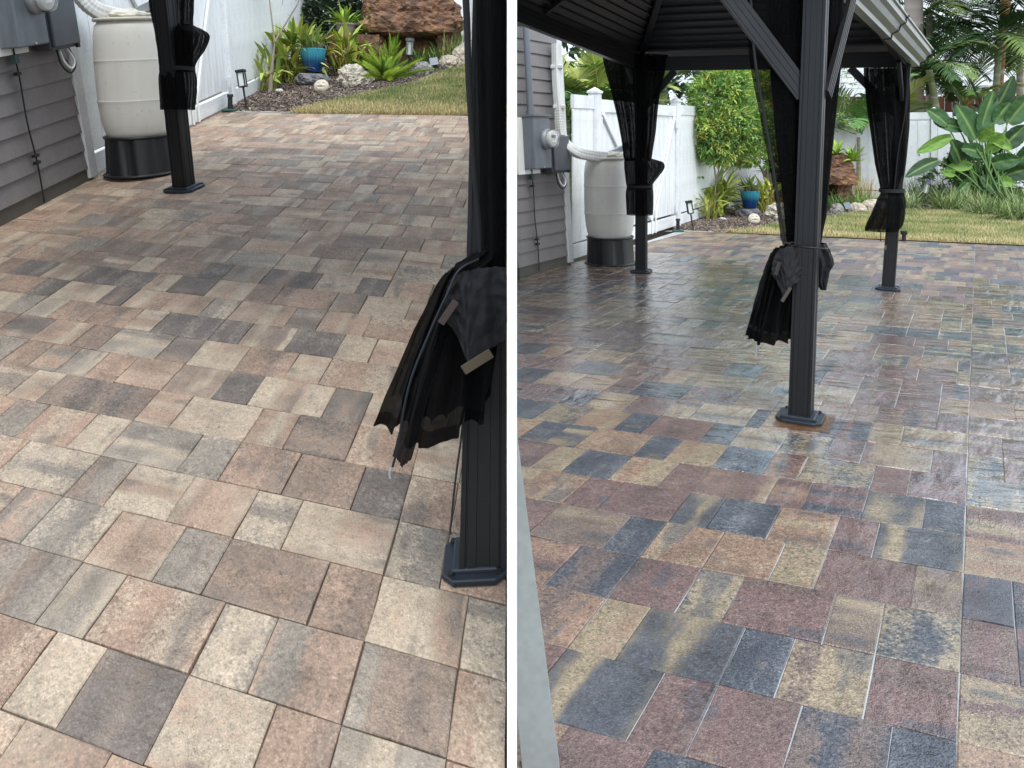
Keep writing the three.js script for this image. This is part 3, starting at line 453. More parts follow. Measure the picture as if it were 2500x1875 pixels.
function roof(parent, C, peak, keepSign, keepC, strips, over) {   // four slopes of lapped metal panels
  const mid = C.reduce((s, p) => s.add(p.clone().multiplyScalar(0.25)), V(0, 0, 0));
  const E = C.map((p) => { const d = p.clone().sub(mid).setY(0); return p.clone().addScaledVector(d.normalize(), over); });
  for (let k = 0; k < 4; k++) { const a = E[k], b = E[(k + 1) % 4];
    for (let s = 0; s < strips; s++) { const t0 = s / strips, t1 = (s + 1) / strips * 1.0; const lift = V(0, 0.012, 0);
      const q = [a.clone().lerp(peak, t0), b.clone().lerp(peak, t0), b.clone().lerp(peak, t1).add(lift), a.clone().lerp(peak, t1).add(lift)]; const c = clip3(q, keepSign, keepC); if (c) part('roof_panel', slab(c, 0.012), M.roofMetal, parent);
      const rb = clip3([a.clone().lerp(peak, t0 + 0.004), b.clone().lerp(peak, t0 + 0.004), b.clone().lerp(peak, t0 + 0.016), a.clone().lerp(peak, t0 + 0.016)].map((p) => p.add(V(0, -0.014, 0))), keepSign, keepC); if (rb && s) part('roof_seam', slab(rb, 0.018), M.roofMetal, parent); }
    const f = a.clone().lerp(peak, 0.02), g = peak.clone().lerp(a, 0.03); f.y -= 0.05; g.y -= 0.06; const cl = clipSeg(f, g, keepSign, keepC); if (cl) part('hip_rafter', ribbedBar(cl[0], cl[1], 0.06, 0.05), M.post, parent);
    const m0 = a.clone().lerp(b, 0.5).lerp(peak, 0.06), m1 = a.clone().lerp(b, 0.5).lerp(peak, 0.9); m0.y -= 0.05; m1.y -= 0.05; const cm = clipSeg(m0, m1, keepSign, keepC); if (cm) part('rafter', ribbedBar(cm[0], cm[1], 0.05, 0.045), M.post, parent);
  }
}
function clipSeg(a, b, n, c) { const da = n * a.x + c, db = n * b.x + c; if (da < 0 && db < 0) return null; if (da >= 0 && db >= 0) return [a, b]; const m = a.clone().lerp(b, da / (da - db)); return da >= 0 ? [a, m] : [m, b]; }
{ // gazebo over the wet patio
  const t = thing('gazebo', 'black metal gazebo with panelled roof over the wet patio', 'gazebo');
  const N = V(1.515, 2.52, -4.298), FRp = V(3.75, 2.13, -7.853), FL = V(1.394, 2.16, -8.824), NL = V(-0.84, 2.55, -5.27);
  const turnN = -0.50;
  part('post', postGeo(0.112, 2.55, 1.515, -4.298, 1.61, -4.298, turnN), M.post, t); part('post', postGeo(0.112, 2.2, 1.394, -8.824, 1.394, -8.824, -0.36), M.post, t); part('post', postGeo(0.112, 2.17, 3.605, -7.853, 3.765, -7.853, -0.5), M.post, t);
  basePlate(t, 1.515, 0, -4.298, UPV, turnN, 1.05); basePlate(t, 1.394, 0, -8.824, UPV, -0.36); basePlate(t, 3.605, 0, -7.853, UPV, -0.5);
  const Nt = V(1.61, 2.52, -4.298);
  for (const [a, b] of [[Nt, FRp], [FRp, FL], [FL, NL], [NL, Nt]]) { const A = a.clone().add(V(0, 0.075, 0)), B = b.clone().add(V(0, 0.075, 0)), c = clipSeg(A, B, 1, -0.03); if (c) part('beam', ribbedBar(c[0], c[1], 0.06, 0.15), M.post, t); }
  const brace = (p, q, h0, l, w = 0.075) => { const d = q.clone().sub(p).setY(0).normalize(), lean = p.x; const a = V(p.x, p.y - h0, p.z), b = p.clone().addScaledVector(d, l); b.y = p.y + (q.y - p.y) * l / p.distanceTo(q); part('brace', ribbedBar(a, b, 0.03, w), M.post, t); };
  part('brace', ribbedBar(V(1.535, 1.70, -4.30), V(1.05, 2.36, -4.33), 0.03, 0.105, V(0, 0, 1).cross(V(-0.6, 0.8, 0))), M.post, t); part('brace', ribbedBar(V(1.665, 1.70, -4.33), V(1.96, 2.34, -4.68), 0.03, 0.07), M.post, t); brace(FL, FRp, 0.42, 0.36); brace(FRp, FL, 0.52, 0.47); brace(FRp, Nt, 0.42, 0.38); brace(FL, NL, 0.42, 0.36);
  const C = [Nt, FRp, FL, NL].map((p) => p.clone().add(V(0, 0.17, 0)));
  roof(t, C, V(1.43, 3.42, -6.5), 1, -0.03, 19, 0.16);
  // gutter along the open side
  const g0 = V(1.30, 2.36, -3.86), g1 = V(3.93, 2.14, -8.02), prof = [[0, 0], [-0.045, 0.002], [-0.05, 0.03], [-0.085, 0.05], [-0.1, 0.085], [-0.125, 0.1], [-0.13, 0.135], [-0.142, 0.137], [-0.142, 0.15], [-0.12, 0.15], [-0.118, 0.14], [0, 0.135]];
  const gg = sweep([g0.toArray(), g0.clone().lerp(g1, 0.5).toArray(), g1.toArray()], () => prof.map(([a, b]) => [-a * 1.25, b * 1.15]), 2, UPV).toNonIndexed(); gg.computeVertexNormals(); part('gutter', metresUV(gg), M.gutter, t);
  for (const f of [0.60, 0.995]) { const p = g0.clone().lerp(g1, f), d = g1.clone().sub(g0).normalize(), s = d.clone().cross(UPV).normalize(); part('gutter_seam', tube(prof.slice(0, 9).map(([a, b]) => p.clone().addScaledVector(s, -a * 1.27 + 0.003).add(V(0, b * 1.15 - 0.002, 0))), 0.005, 30, 5), M.black, t); }
}
{ // gazebo over the dry patio, only two posts in view
  const t = thing('gazebo', 'black metal gazebo with two posts on the dry patio', 'gazebo');
  const y = (x, z, h) => V(x, gyL(x, z) + h, z);
  part('post', (() => { const b = y(-2.371, -5.928, 0), h = b.clone().addScaledVector(upL, 2.3); h.x += 0.08; return postGeo(0.112, h.y - b.y, b.x, b.z, h.x, h.z, -0.25, b.y); })(), M.post, t);
  basePlate(t, -2.371, gyL(-2.371, -5.928), -5.928, upL, -0.25, 1.1);
  // the near post runs up beside the partition
  { const b = y(-0.0725, -2.05, 0), pg = postGeo(0.114, 2.5, b.x, b.z, b.x, b.z, 0.02, b.y - 0.01), pp = pg.attributes.position; for (let k = 0; k < pp.count; k++) { const f = 1 - 0.5 * Math.min(1, (pp.getY(k) - b.y) / 0.9); pp.setX(k, -0.0115 - (-0.0115 - pp.getX(k)) * f); } pg.computeVertexNormals(); part('post', pg, M.post, t); basePlate(t, -0.0905, b.y, b.z, upL, 0.0, 0.72); }
  const C = [V(-0.06, 2.85, -2.05), V(-0.06, 3.35, -5.05), V(-2.4, 3.45, -5.95), V(-2.36, 2.9, -2.93)];
  for (let k = 0; k < 4; k++) { const a = C[k].clone(), b = C[(k + 1) % 4].clone(); part('beam', bar(a, b, 0.06, 0.15), M.post, t); }
  roof(t, C.map((p) => p.clone().add(V(0, 0.17, 0))), V(-1.2, 4.0, -4.0), -1, -0.04, 8, 0.16);
}
// ---------------------------------------------------------------- tied-back black netting
const netAlpha = tex((i, j, k, c) => { const v = 255 * Math.min(1, 0.50 + 0.55 * at(F.streak, i * 3, j) + 0.25 * at(F.fine, i, j)); c[0] = c[1] = c[2] = v; });
const net = new THREE.MeshPhysicalMaterial({ side: THREE.DoubleSide, specularIntensity: 0.25, color: new THREE.Color('#050506'), roughness: 0.95, transparent: true, alphaMap: netAlpha, opacity: 1 });
const netDense = new THREE.MeshPhysicalMaterial({ side: THREE.DoubleSide, specularIntensity: 0.25, color: new THREE.Color('#050506'), roughness: 0.95, transparent: true, opacity: 0.97, alphaMap: netAlpha.clone() });
const netSheer = new THREE.MeshPhysicalMaterial({ side: THREE.DoubleSide, specularIntensity: 0.25, color: new THREE.Color('#050506'), roughness: 0.95, transparent: true, alphaMap: netAlpha, opacity: 0.68 });
const netSolid = new THREE.MeshPhysicalMaterial({ side: THREE.DoubleSide, specularIntensity: 0.3, color: new THREE.Color('#060608'), roughness: 0.95, transparent: true, opacity: 0.955, bumpMap: grainBump, bumpScale: 0.001 });
const cloth = plain('#0d0f13', 0.85, { bumpMap: grainBump, bumpScale: 0.001 }), velcro = plain('#4a433b', 0.95, { bumpMap: grainBump, bumpScale: 0.002 });
// sections: [y, xLeft, xRight, z, depth]; a gathered tube of cloth
function gathered(sec, folds, amp, sd, open = 0) {
  const n = 72, mb = new MB(), rows = [], cv = sec, m = (cv.length - 1) * 5;
  const val = (i, f) => { const k = Math.min(cv.length - 2, Math.floor(i / 5)), t = i / 5 - k, P = (q) => cv[Math.max(0, Math.min(cv.length - 1, q))][f], a = P(k - 1), b = P(k), c = P(k + 1), d = P(k + 2); const lo = Math.min(b, c), hi = Math.max(b, c), v = b + 0.5 * t * (c - a + t * (2 * a - 5 * b + 4 * c - d + t * (3 * (b - c) + d - a))); return f === 0 ? b + (c - b) * t : Math.max(lo - 0.01, Math.min(hi + 0.01, v)); };
  for (let i = 0; i <= m; i++) {
    const y = val(i, 0), xl = val(i, 1), xr = val(i, 2), z = val(i, 3), dp = val(i, 4), r = [];
    for (let q = 0; q <= n; q++) { const a = q / n * (Math.PI * 2 - open), w = Math.sin(a * folds + sd + 0.8 * Math.sin(i * 0.21 + sd)) * 0.5 + 0.5 * pn.noise(Math.cos(a) * 2.4 + sd, Math.sin(a) * 2.4, i * 0.13), cr = pn.noise(q * 0.35 + sd * 3, i * 0.55, sd) * 0.5;
      const k = 1 - amp * (0.5 + 0.5 * w) + 0.5 * amp * cr; r.push(mb.v((xl + xr) / 2 + Math.cos(a) * (xr - xl) / 2 * (1 - (1 - k) * 0.55 * Math.abs(Math.sin(a))), y + 0.004 * cr, z + Math.sin(a) * dp * k * 1.1, [1, 1, 1], q / n * 3, y * 1.2)); }
    rows.push(r);
  }
  for (let i = 0; i < m; i++) for (let q = 0; q < n; q++) mb.q(rows[i][q], rows[i + 1][q], rows[i + 1][q + 1], rows[i][q + 1]);
  const g = mb.geo(); g.deleteAttribute('color'); return g;
}
// a pleated sheet hanging between an upper and a lower edge; edges are lists of [x, y]
function pleated(topE, botE, z0, z1, folds, a0, a1, sd, t0 = 0, t1 = 1, off = 0) {
  const N = 150, R = 30, mb = new MB(), rows = [], on = (E, s) => { const k = Math.min(E.length - 2, Math.floor(s * (E.length - 1))), t = s * (E.length - 1) - k; return [E[k][0] + (E[k + 1][0] - E[k][0]) * t, E[k][1] + (E[k + 1][1] - E[k][1]) * t]; };
  for (let i = 0; i <= R; i++) { const t = t0 + (t1 - t0) * i / R, row = []; for (let q = 0; q <= N; q++) { const s = q / N, A = on(topE, s), B = on(botE, s), e = Math.pow(t, 0.85), ph = s * folds * 6.283 + sd + 1.4 * pn.noise(s * 5 + sd, t * 1.6, 2), am = a0 + (a1 - a0) * t, w = Math.sin(ph) + 0.35 * Math.sin(2 * ph + 1); const bulge = 0.25 * Math.sin(Math.PI * Math.min(1, t * 1.1));
      row.push(mb.v(A[0] + (B[0] - A[0]) * e + 0.35 * am * Math.cos(ph), A[1] + (B[1] - A[1]) * t + 0.006 * pn.noise(s * 14, t * 6, sd), z0 + (z1 - z0) * t + am * w + 0.08 * bulge * (1 - Math.abs(2 * s - 1)) + off + 0.012 * pn.noise(s * 9 + 4, t * 7, sd), [1, 1, 1], s * 4, t)); } rows.push(row); }
  for (let i = 0; i < R; i++) for (let q = 0; q < N; q++) mb.q(rows[i][q], rows[i + 1][q], rows[i + 1][q + 1], rows[i][q + 1]);
  const g = mb.geo(); g.deleteAttribute('color'); return g;
}
function netting(label, parts, group) { const t = thing('mosquito_netting', label, 'netting', [0, 0, 0], 0, group); for (const [name, g, m] of parts) part(name, g, m, t); return t; }
// px helper of metres at a distance: the numbers below are metres
{ // far post by the barrel, wet patio: z about -8.7
  const z = -8.72;
  netting('black netting tied round the gazebo post beside the barrel, wet patio', [
    ['upper_drape', gathered([[2.33, 0.96, 1.66, z, 0.13], [1.87, 1.07, 1.57, z, 0.12], [1.50, 1.15, 1.53, z, 0.1], [1.24, 1.185, 1.49, z, 0.09], [1.20, 1.20, 1.47, z, 0.09]], 9, 0.35, 1), net],
    ['knot', gathered([[1.23, 1.20, 1.48, z, 0.08], [1.19, 1.19, 1.60, z + 0.02, 0.11], [1.13, 1.19, 1.62, z + 0.03, 0.12], [1.05, 1.20, 1.57, z + 0.02, 0.12], [0.95, 1.215, 1.50, z, 0.1], [0.90, 1.23, 1.49, z, 0.09]], 5, 0.3, 2), netDense],
    ['skirt', gathered([[0.94, 1.225, 1.495, z, 0.09], [0.86, 1.21, 1.505, z, 0.1], [0.72, 1.215, 1.505, z, 0.1], [0.625, 1.22, 1.50, z, 0.1]], 11, 0.25, 3), netDense],
    ['tie_band', gathered([[0.945, 1.22, 1.50, z, 0.105], [0.915, 1.22, 1.50, z, 0.105]], 3, 0.05, 1), cloth]]);
}
{ // far corner post by the lawn
  const z = -7.83;
  netting('black netting tied on the gazebo corner post nearest the lawn', [
    ['upper_drape', gathered([[2.12, 3.36, 3.80, z, 0.12], [1.75, 3.39, 3.80, z, 0.11], [1.48, 3.43, 3.79, z, 0.1], [1.2, 3.47, 3.765, z, 0.08], [0.95, 3.52, 3.73, z, 0.06]], 9, 0.4, 4), net],
    ['hem_edge', tube([[3.72, 2.1, z + 0.12], [3.70, 1.7, z + 0.12], [3.64, 1.3, z + 0.1], [3.62, 0.95, z + 0.07]], 0.006, 30, 6), cloth],
    ['tie_band', gathered([[0.965, 3.51, 3.75, z, 0.075], [0.93, 3.51, 3.76, z, 0.08]], 3, 0.05, 1), cloth],
    ['skirt', gathered([[0.94, 3.53, 3.74, z, 0.06], [0.86, 3.48, 3.75, z + 0.02, 0.1], [0.72, 3.42, 3.74, z + 0.03, 0.12], [0.62, 3.37, 3.72, z + 0.03, 0.13], [0.565, 3.36, 3.68, z + 0.03, 0.12]], 6, 0.35, 5), netDense],
    ['cord', tube([[3.52, 0.57, z], [3.525, 0.5, z], [3.52, 0.46, z]], 0.004, 8, 5), M.wire],
    ['cord_tag', new THREE.SphereGeometry(0.022, 12, 10).scale(0.8, 1.5, 0.4).translate(3.575, 0.40, z), plain('#6f6148', 0.7)]]);
}
{ // near post, wet patio
  const z = -4.36;
  netting('black netting tied to the nearest gazebo post on the wet patio', [
    ['upper_drape', gathered([[2.30, 1.235, 1.60, z, 0.06], [1.88, 1.265, 1.60, z, 0.06], [1.50, 1.335, 1.59, z, 0.055], [1.17, 1.395, 1.575, z, 0.05], [0.93, 1.43, 1.55, z, 0.045], [0.90, 1.44, 1.55, z, 0.045]], 7, 0.4, 6), netSheer],
    ['inner_drape', gathered([[2.30, 1.34, 1.60, z, 0.03], [1.50, 1.40, 1.59, z, 0.03], [0.92, 1.46, 1.55, z, 0.03]], 8, 0.4, 9), net],
    ['upper_drape', gathered([[2.36, 1.68, 1.85, z - 0.2, 0.05], [1.90, 1.68, 1.835, z - 0.2, 0.05], [1.50, 1.66, 1.79, z - 0.19, 0.04], [1.04, 1.62, 1.72, z - 0.12, 0.035], [0.91, 1.58, 1.67, z - 0.06, 0.03]], 6, 0.4, 7), net],
    ['zipper_edge', tube([[1.25, 2.3, z + 0.05], [1.28, 1.88, z + 0.05], [1.345, 1.5, z + 0.045], [1.40, 1.17, z + 0.04], [1.44, 0.92, z + 0.03]], 0.007, 40, 6), M.black],
    ['skirt', pleated([[1.37, 0.86], [1.42, 0.90], [1.48, 0.915], [1.56, 0.91]], [[1.235, 0.435], [1.25, 0.415], [1.285, 0.405], [1.29, 0.385], [1.38, 0.388], [1.45, 0.40], [1.49, 0.41]], z + 0.02, z + 0.05, 6, 0.012, 0.03, 3), netSolid],
    ['hem', pleated([[1.37, 0.86], [1.42, 0.90], [1.48, 0.915], [1.56, 0.91]], [[1.235, 0.435], [1.25, 0.415], [1.285, 0.405], [1.29, 0.385], [1.38, 0.388], [1.45, 0.40], [1.49, 0.41]], z + 0.02, z + 0.05, 6, 0.012, 0.03, 3, 0.9, 1, 0.003), netSheer],
    ['inner_skirt', pleated([[1.40, 0.88], [1.48, 0.90], [1.56, 0.90]], [[1.28, 0.47], [1.38, 0.42], [1.50, 0.43]], z - 0.03, z - 0.04, 7, 0.01, 0.03, 6), netSolid],
    ['flap', pleated([[1.365, 0.85], [1.40, 0.895], [1.46, 0.915], [1.55, 0.915]], [[1.345, 0.77], [1.375, 0.73], [1.395, 0.645], [1.42, 0.66], [1.47, 0.725], [1.54, 0.74]], z + 0.09, z + 0.12, 1.4, 0.008, 0.016, 3), cloth],
    ['velcro_tab', box(0.018, 0.085, 0.006, 0, 0, 0, 0.002).rotateZ(-0.55).translate(1.414, 0.665, z + 0.135), velcro], ['velcro_tab', box(0.02, 0.07, 0.006, 0, 0, 0, 0.002).rotateZ(-0.3).translate(1.367, 0.80, z + 0.14), plain('#2e2a29', 0.95)],
    ['knot', gathered([[0.91, 1.60, 1.68, z - 0.02, 0.04], [0.87, 1.60, 1.70, z - 0.02, 0.06], [0.80, 1.60, 1.72, z - 0.02, 0.07], [0.76, 1.60, 1.70, z - 0.02, 0.06], [0.71, 1.61, 1.69, z - 0.02, 0.04], [0.66, 1.65, 1.68, z - 0.02, 0.02]], 6, 0.6, 11), cloth],
    ['loose_edge', gathered([[0.75, 1.585, 1.615, z - 0.05, 0.03], [0.6, 1.58, 1.605, z - 0.05, 0.03], [0.45, 1.57, 1.59, z - 0.05, 0.02]], 3, 0.3, 12), netDense],
    ['cord', tube([[1.46, 0.905, z + 0.02], [1.50, 0.912, z + 0.145], [1.60, 0.905, z + 0.16], [1.66, 0.895, z + 0.06]], 0.005, 24, 6), M.wire],
    ['zipper_pull', tube([[1.27, 0.40, z + 0.1], [1.272, 0.36, z + 0.1], [1.268, 0.335, z + 0.1]], 0.004, 8, 5), M.galv]]);
}
{ // far post by the barrel, dry patio
  const z = -5.80, k = 0.0029, X = (u) => (u - 1250) * k, Y = (v) => 1.5 + (324 - v) * k;
  const S = (a) => a.map(([v, l, r, dp]) => [Y(v), X(l), X(r), z, dp]);
  netting('black netting tied round the gazebo post beside the barrel, dry patio', [
    ['upper_drape', gathered(S([[-330, 330, 500, 0.13], [-30, 358, 478, 0.12], [30, 368, 472, 0.11], [75, 378, 470, 0.1], [130, 387, 470, 0.1], [165, 394, 470, 0.09]]), 8, 0.35, 2), net],
    ['knot', gathered(S([[60, 384, 470, 0.08], [75, 386, 500, 0.12], [88, 388, 511, 0.13], [120, 388, 500, 0.12], [150, 392, 480, 0.1], [172, 394, 474, 0.09]]), 5, 0.3, 5), netDense],
    ['skirt', gathered(S([[165, 392, 474, 0.09], [190, 389, 479, 0.11], [225, 391, 479, 0.11], [268, 393, 475, 0.11]]), 10, 0.25, 6), netDense],
    ['tie_band', gathered(S([[163, 391, 475, 0.1], [173, 391, 475, 0.1]]), 3, 0.05, 1), cloth]]);
}
{ // near post, dry patio: the closest netting, hanging beside the partition
  const z = -1.96, k = 0.00098, X = (u) => (u - 1250) * k, Y = (v) => 1.5 + (324 - v) * k;
  const S = (a) => a.map(([v, l, r, dp, dz = 0]) => [Y(v), X(l), X(r), z + dz, dp]), E2 = (a) => a.map(([u, v]) => [X(u), Y(v)]);
  netting('black netting with zipper and skirt at the nearest post, dry patio', [
    ['upper_drape', gathered(S([[-900, 1150, 1236, 0.05], [-40, 1160, 1236, 0.05], [200, 1166, 1236, 0.05], [400, 1172, 1236, 0.05], [560, 1174, 1236, 0.05], [640, 1170, 1236, 0.05]]), 6, 0.35, 2), netDense],
    ['side_drape', gathered(S([[-900, 1090, 1160, 0.015], [-40, 1128, 1175, 0.015], [200, 1139, 1180, 0.015], [400, 1152, 1184, 0.015], [600, 1171, 1190, 0.015]]), 3, 0.3, 4), std({ color: new THREE.Color('#0a0a0b'), roughness: 0.95, transparent: true, opacity: 0.22 })],
    ['zipper_edge', gathered(S([[-900, 1088, 1105, 0.008, 0.01], [-40, 1126, 1143, 0.008, 0.01], [200, 1137, 1153, 0.008, 0.01], [400, 1151, 1165, 0.008, 0.01], [620, 1168, 1184, 0.008, 0.01]]), 2, 0.1, 4), cloth],
    ['knot', gathered(S([[606, 1176, 1236, 0.05], [622, 1150, 1236, 0.055], [645, 1112, 1236, 0.06], [690, 1098, 1236, 0.06], [740, 1090, 1236, 0.055]]), 7, 0.45, 7), netDense],
    ['skirt', pleated(E2([[1092, 660], [1110, 655], [1140, 655], [1180, 650], [1234, 650]]), E2([[929, 1010], [936, 1032], [960, 1034], [978, 1020], [992, 1020], [1000, 1050], [1012, 1085], [1022, 1060], [1060, 1072], [1090, 1070], [1120, 1040], [1140, 1015], [1165, 1026], [1184, 985], [1200, 960]]), z + 0.02, z + 0.05, 5.5, 0.008, 0.026, 2), netSolid],
    ['hem', pleated(E2([[1092, 660], [1110, 655], [1140, 655], [1180, 650], [1234, 650]]), E2([[929, 1010], [936, 1032], [960, 1034], [978, 1020], [992, 1020], [1000, 1050], [1012, 1085], [1022, 1060], [1060, 1072], [1090, 1070], [1120, 1040], [1140, 1015], [1165, 1026], [1184, 985], [1200, 960]]), z + 0.02, z + 0.05, 5.5, 0.008, 0.026, 2, 0.91, 1.0, 0.002), netSheer],
    ['inner_skirt', pleated(E2([[1100, 660], [1150, 655], [1234, 650]]), E2([[960, 985], [1000, 1040], [1050, 1050], [1110, 1020], [1160, 1000], [1205, 930]]), z - 0.04, z - 0.05, 6.5, 0.006, 0.022, 5), netSolid],
    ['zip_panel', pleated(E2([[1108, 655], [1128, 655], [1150, 660]]), E2([[974, 1078], [986, 1094], [1000, 1097], [1014, 1088]]), z + 0.06, z + 0.10, 1.2, 0.006, 0.012, 4), netSolid],
    ['flap', pleated(E2([[1108, 665], [1130, 648], [1170, 640], [1234, 636]]), E2([[1092, 735], [1120, 790], [1140, 845], [1150, 860], [1180, 835], [1215, 815], [1234, 790]]), z + 0.09, z + 0.12, 1.6, 0.006, 0.014, 9), plain('#0a0c10', 0.85, { bumpMap: grainBump, bumpScale: 0.001 })],
    ['zipper', tube([[1172, 618, 0.09], [1128, 640, 0.115], [1103, 690, 0.13], [1062, 780, 0.135], [1022, 880, 0.14], [1003, 960, 0.14], [990, 1040, 0.135], [978, 1085, 0.13]].map(([u, v, dz]) => [X(u), Y(v), z + dz]), 0.003, 60, 6), plain('#161b22', 0.45, { metalness: 0.3 })],
    ['zipper_pull', tube([[976, 1085, 0.13], [971, 1100, 0.13], [972, 1112, 0.13]].map(([u, v, dz]) => [X(u), Y(v), z + dz]), 0.003, 10, 5), M.galv],
    ['velcro_tab', box(0.016, 0.06, 0.004, 0, 0, 0, 0.0015).rotateZ(-0.6).translate(X(1107), Y(728), z + 0.155), plain('#3a302c', 0.95)],
    ['velcro_tab', box(0.073, 0.022, 0.004, 0, 0, 0, 0.0015).rotateZ(0.56).translate(X(1172), Y(838), z + 0.158), plain('#4a4132', 0.95)],
    ['cord', tube([[1136, 985], [1128, 1060], [1118, 1130], [1109, 1210], [1106, 1250], [1103, 1270], [1104, 1279]].map(([u, v]) => [X(u), Y(v), z + 0.05]), 0.0028, 50, 6), M.wire]]);
}
// pale board leaning on the partition in the near corner of the wet patio
{ const t = thing('leaning_board', 'pale grey board leaning on the partition over the wet pavers', 'board');
  const g = new THREE.ExtrudeGeometry(new THREE.Shape([[0.027, -0.01], [0.112, -0.01], [0.0125, 0.775], [0.0115, 0.15]].map((p) => new THREE.Vector2(...p))), { depth: 0.03, bevelEnabled: true, bevelSize: 0.002, bevelThickness: 0.002, bevelSegments: 2 }); g.translate(0, 0, -1.96); part('plank', metresUV(g), M.paleBoard, t); }
// ---------------------------------------------------------------- beds, lawns
const mulchMat = plain('#4d4038', 1, { map: tex((i, j, k, c) => { const a = at(F.cleft2, i, j), b = F.fine[k], g = F.grain[k]; const v = 0.55 + 0.9 * (a - 0.5) + 0.7 * (b - 0.5) + 0.5 * (g - 0.5); c[0] = 92 + 120 * (v - 0.4); c[1] = 76 + 105 * (v - 0.4); c[2] = 68 + 95 * (v - 0.4); }, true), bumpMap: bumpRiven, bumpScale: 0.02 });
mulchMat.color.set('#ffffff');
const lawnMat = plain('#ffffff', 1, { map: tex((i, j, k, c) => { const t = THREE.MathUtils.smoothstep(F.mott[k], 0.38, 0.62), g = 0.75 + 0.5 * F.grain[k]; c[0] = (104 + 38 * t) * g; c[1] = (104 + 16 * t) * g; c[2] = (58 + 20 * t) * g; }, true) });
const sandMat = plain('#9c9790', 1, { map: mottMap, bumpMap: grainBump, bumpScale: 0.006 });
const bedR = [[2.52, -12.62], [3.15, -12.36], [3.62, -12.45], [4.29, -13.2], [5.5, -14.2], [6.5, -15.25], [7.7, -15.65], [8.5, -15.5], [8.55, -13.6], [8.7, -11.6], [16, -12], [16, -24], [5.5, -24], [2.6, -13.6]];
const lawnR = [[3.05, -12.42], [farR(3.1)[0], farR(3.1)[1] + 0.035], [farR(12)[0], farR(12)[1] + 0.035], [14, -12], [9, -15.9], [7.7, -15.8], [6.5, -15.4], [5.5, -14.35], [4.29, -13.35], [3.6, -12.6]];
const bedL = [[-3.32, -9.3], [-2.95, -9.22], [-2.24, -8.95], [-2.18, -9.3], [-1.95, -9.67], [-1.71, -10.04], [-1.38, -10.45], [-1.12, -11.36], [-0.75, -12.0], [-0.02, -12.2], [-0.02, -18], [-3.32, -18]];
const lawnL = [[-2.45, -8.96], [-0.02, -8.03], [-0.02, -12.3], [-0.75, -12.1], [-1.05, -11.4], [-1.3, -10.5], [-1.65, -10.1], [-1.9, -9.75], [-2.15, -9.4]];
sheet(bedR, zero, -0.012, mulchMat, 'garden_bed'); sheet(lawnR, zero, -0.004, lawnMat, 'lawn'); sheet(bedL, gyL, -0.012, mulchMat, 'garden_bed'); sheet(lawnL, gyL, -0.004, lawnMat, 'lawn');
sheet([[2.3, -12.43], [2.62, -12.72], [3.3, -12.42], [3.2, -12.30]], zero, 0.002, sandMat, 'sand_strip'); sheet([[-3.32, -9.3], [-2.9, -9.12], [-2.3, -8.92], [-2.35, -9.06], [-2.9, -9.45], [-3.32, -9.65]], gyL, 0.002, sandMat, 'sand_strip');
const inside = (poly, x, z) => { let r = false; for (let i = 0, j = poly.length - 1; i < poly.length; j = i++) { const [a, b] = poly[i], [c, d] = poly[j]; if ((b > z) !== (d > z) && x < (c - a) * (z - b) / (d - b) + a) r = !r; } return r; };
function scatter(name, label, category, geo, mat, poly, box4, n, gy, dress, sd) {
  reseed(sd); const im = new THREE.InstancedMesh(geo, mat, n), o = new THREE.Object3D(), col = new THREE.Color(); let k = 0;
  for (let tries = 0; tries < n * 8 && k < n; tries++) { const x = rr(box4[0], box4[1]), z = rr(box4[2], box4[3]); if (!inside(poly, x, z)) continue; o.rotation.set(0, 0, 0); o.scale.set(1, 1, 1); o.position.set(x, gy(x, z), z); if (dress(o, col, x, z) === false) continue; o.updateMatrix(); im.setMatrixAt(k, o.matrix); im.setColorAt(k, col); k++; }
  im.count = k; im.name = numbered(name); im.castShadow = im.receiveShadow = true; scene.add(im); tag(im, label, category, null, 'stuff'); return im;
}
const bladeGeo = (() => { const mb = new MB(); for (let q = 0; q < 3; q++) { const a = q * 2.1; blade(mb, V(Math.cos(a) * 0.006, 0, Math.sin(a) * 0.006), V(Math.cos(a) * 0.5, 1, Math.sin(a) * 0.5).normalize(), 0.05, 0.0028, { seg: 2, droop: 0.9, flat: true, prof: (t) => 1 - 0.6 * t, ca: [1, 1, 1] }); } const g = mb.geo(); g.deleteAttribute('color'); return g; })();
const grassMat = std({ roughness: 0.8 });
const grassDress = (edge) => (o, c, x, z) => { const n = fbm(x * 1.6, 3, z * 1.6, 3), e = edge(x, z), dry = THREE.MathUtils.clamp(0.46 + 1.3 * n + e + rr(-0.28, 0.28), 0, 1); o.rotation.set(rr(-0.3, 0.3), rr(0, 6.3), rr(-0.3, 0.3)); o.scale.setScalar(rr(0.7, 1.5)); o.position.y += 0.0; const a = mixc([0.15, 0.21, 0.05], [0.50, 0.43, 0.22], dry), k = rr(0.75, 1.25); c.setRGB(a[0] * k, a[1] * k, a[2] * k); };
scatter('grass', 'short lawn grass with dry patches beside the wet patio', 'grass', bladeGeo, grassMat, lawnR, [3, 12, -16, -9], 52000, zero, grassDress((x, z) => Math.max(0, 0.7 - 1.1 * (farR(x)[1] - z))), 11);
scatter('grass', 'short dry-edged lawn grass beside the dry patio', 'grass', bladeGeo, grassMat, lawnL, [-2.5, 0, -12.4, -8], 30000, gyL, grassDress((x, z) => Math.max(0, 0.8 - 1.3 * (-9.0 - (x + 2.2) * -0.385 - z) * 1)), 12);
const chipGeo = new THREE.BoxGeometry(0.055, 0.006, 0.012), chipMat = std({ roughness: 1 });
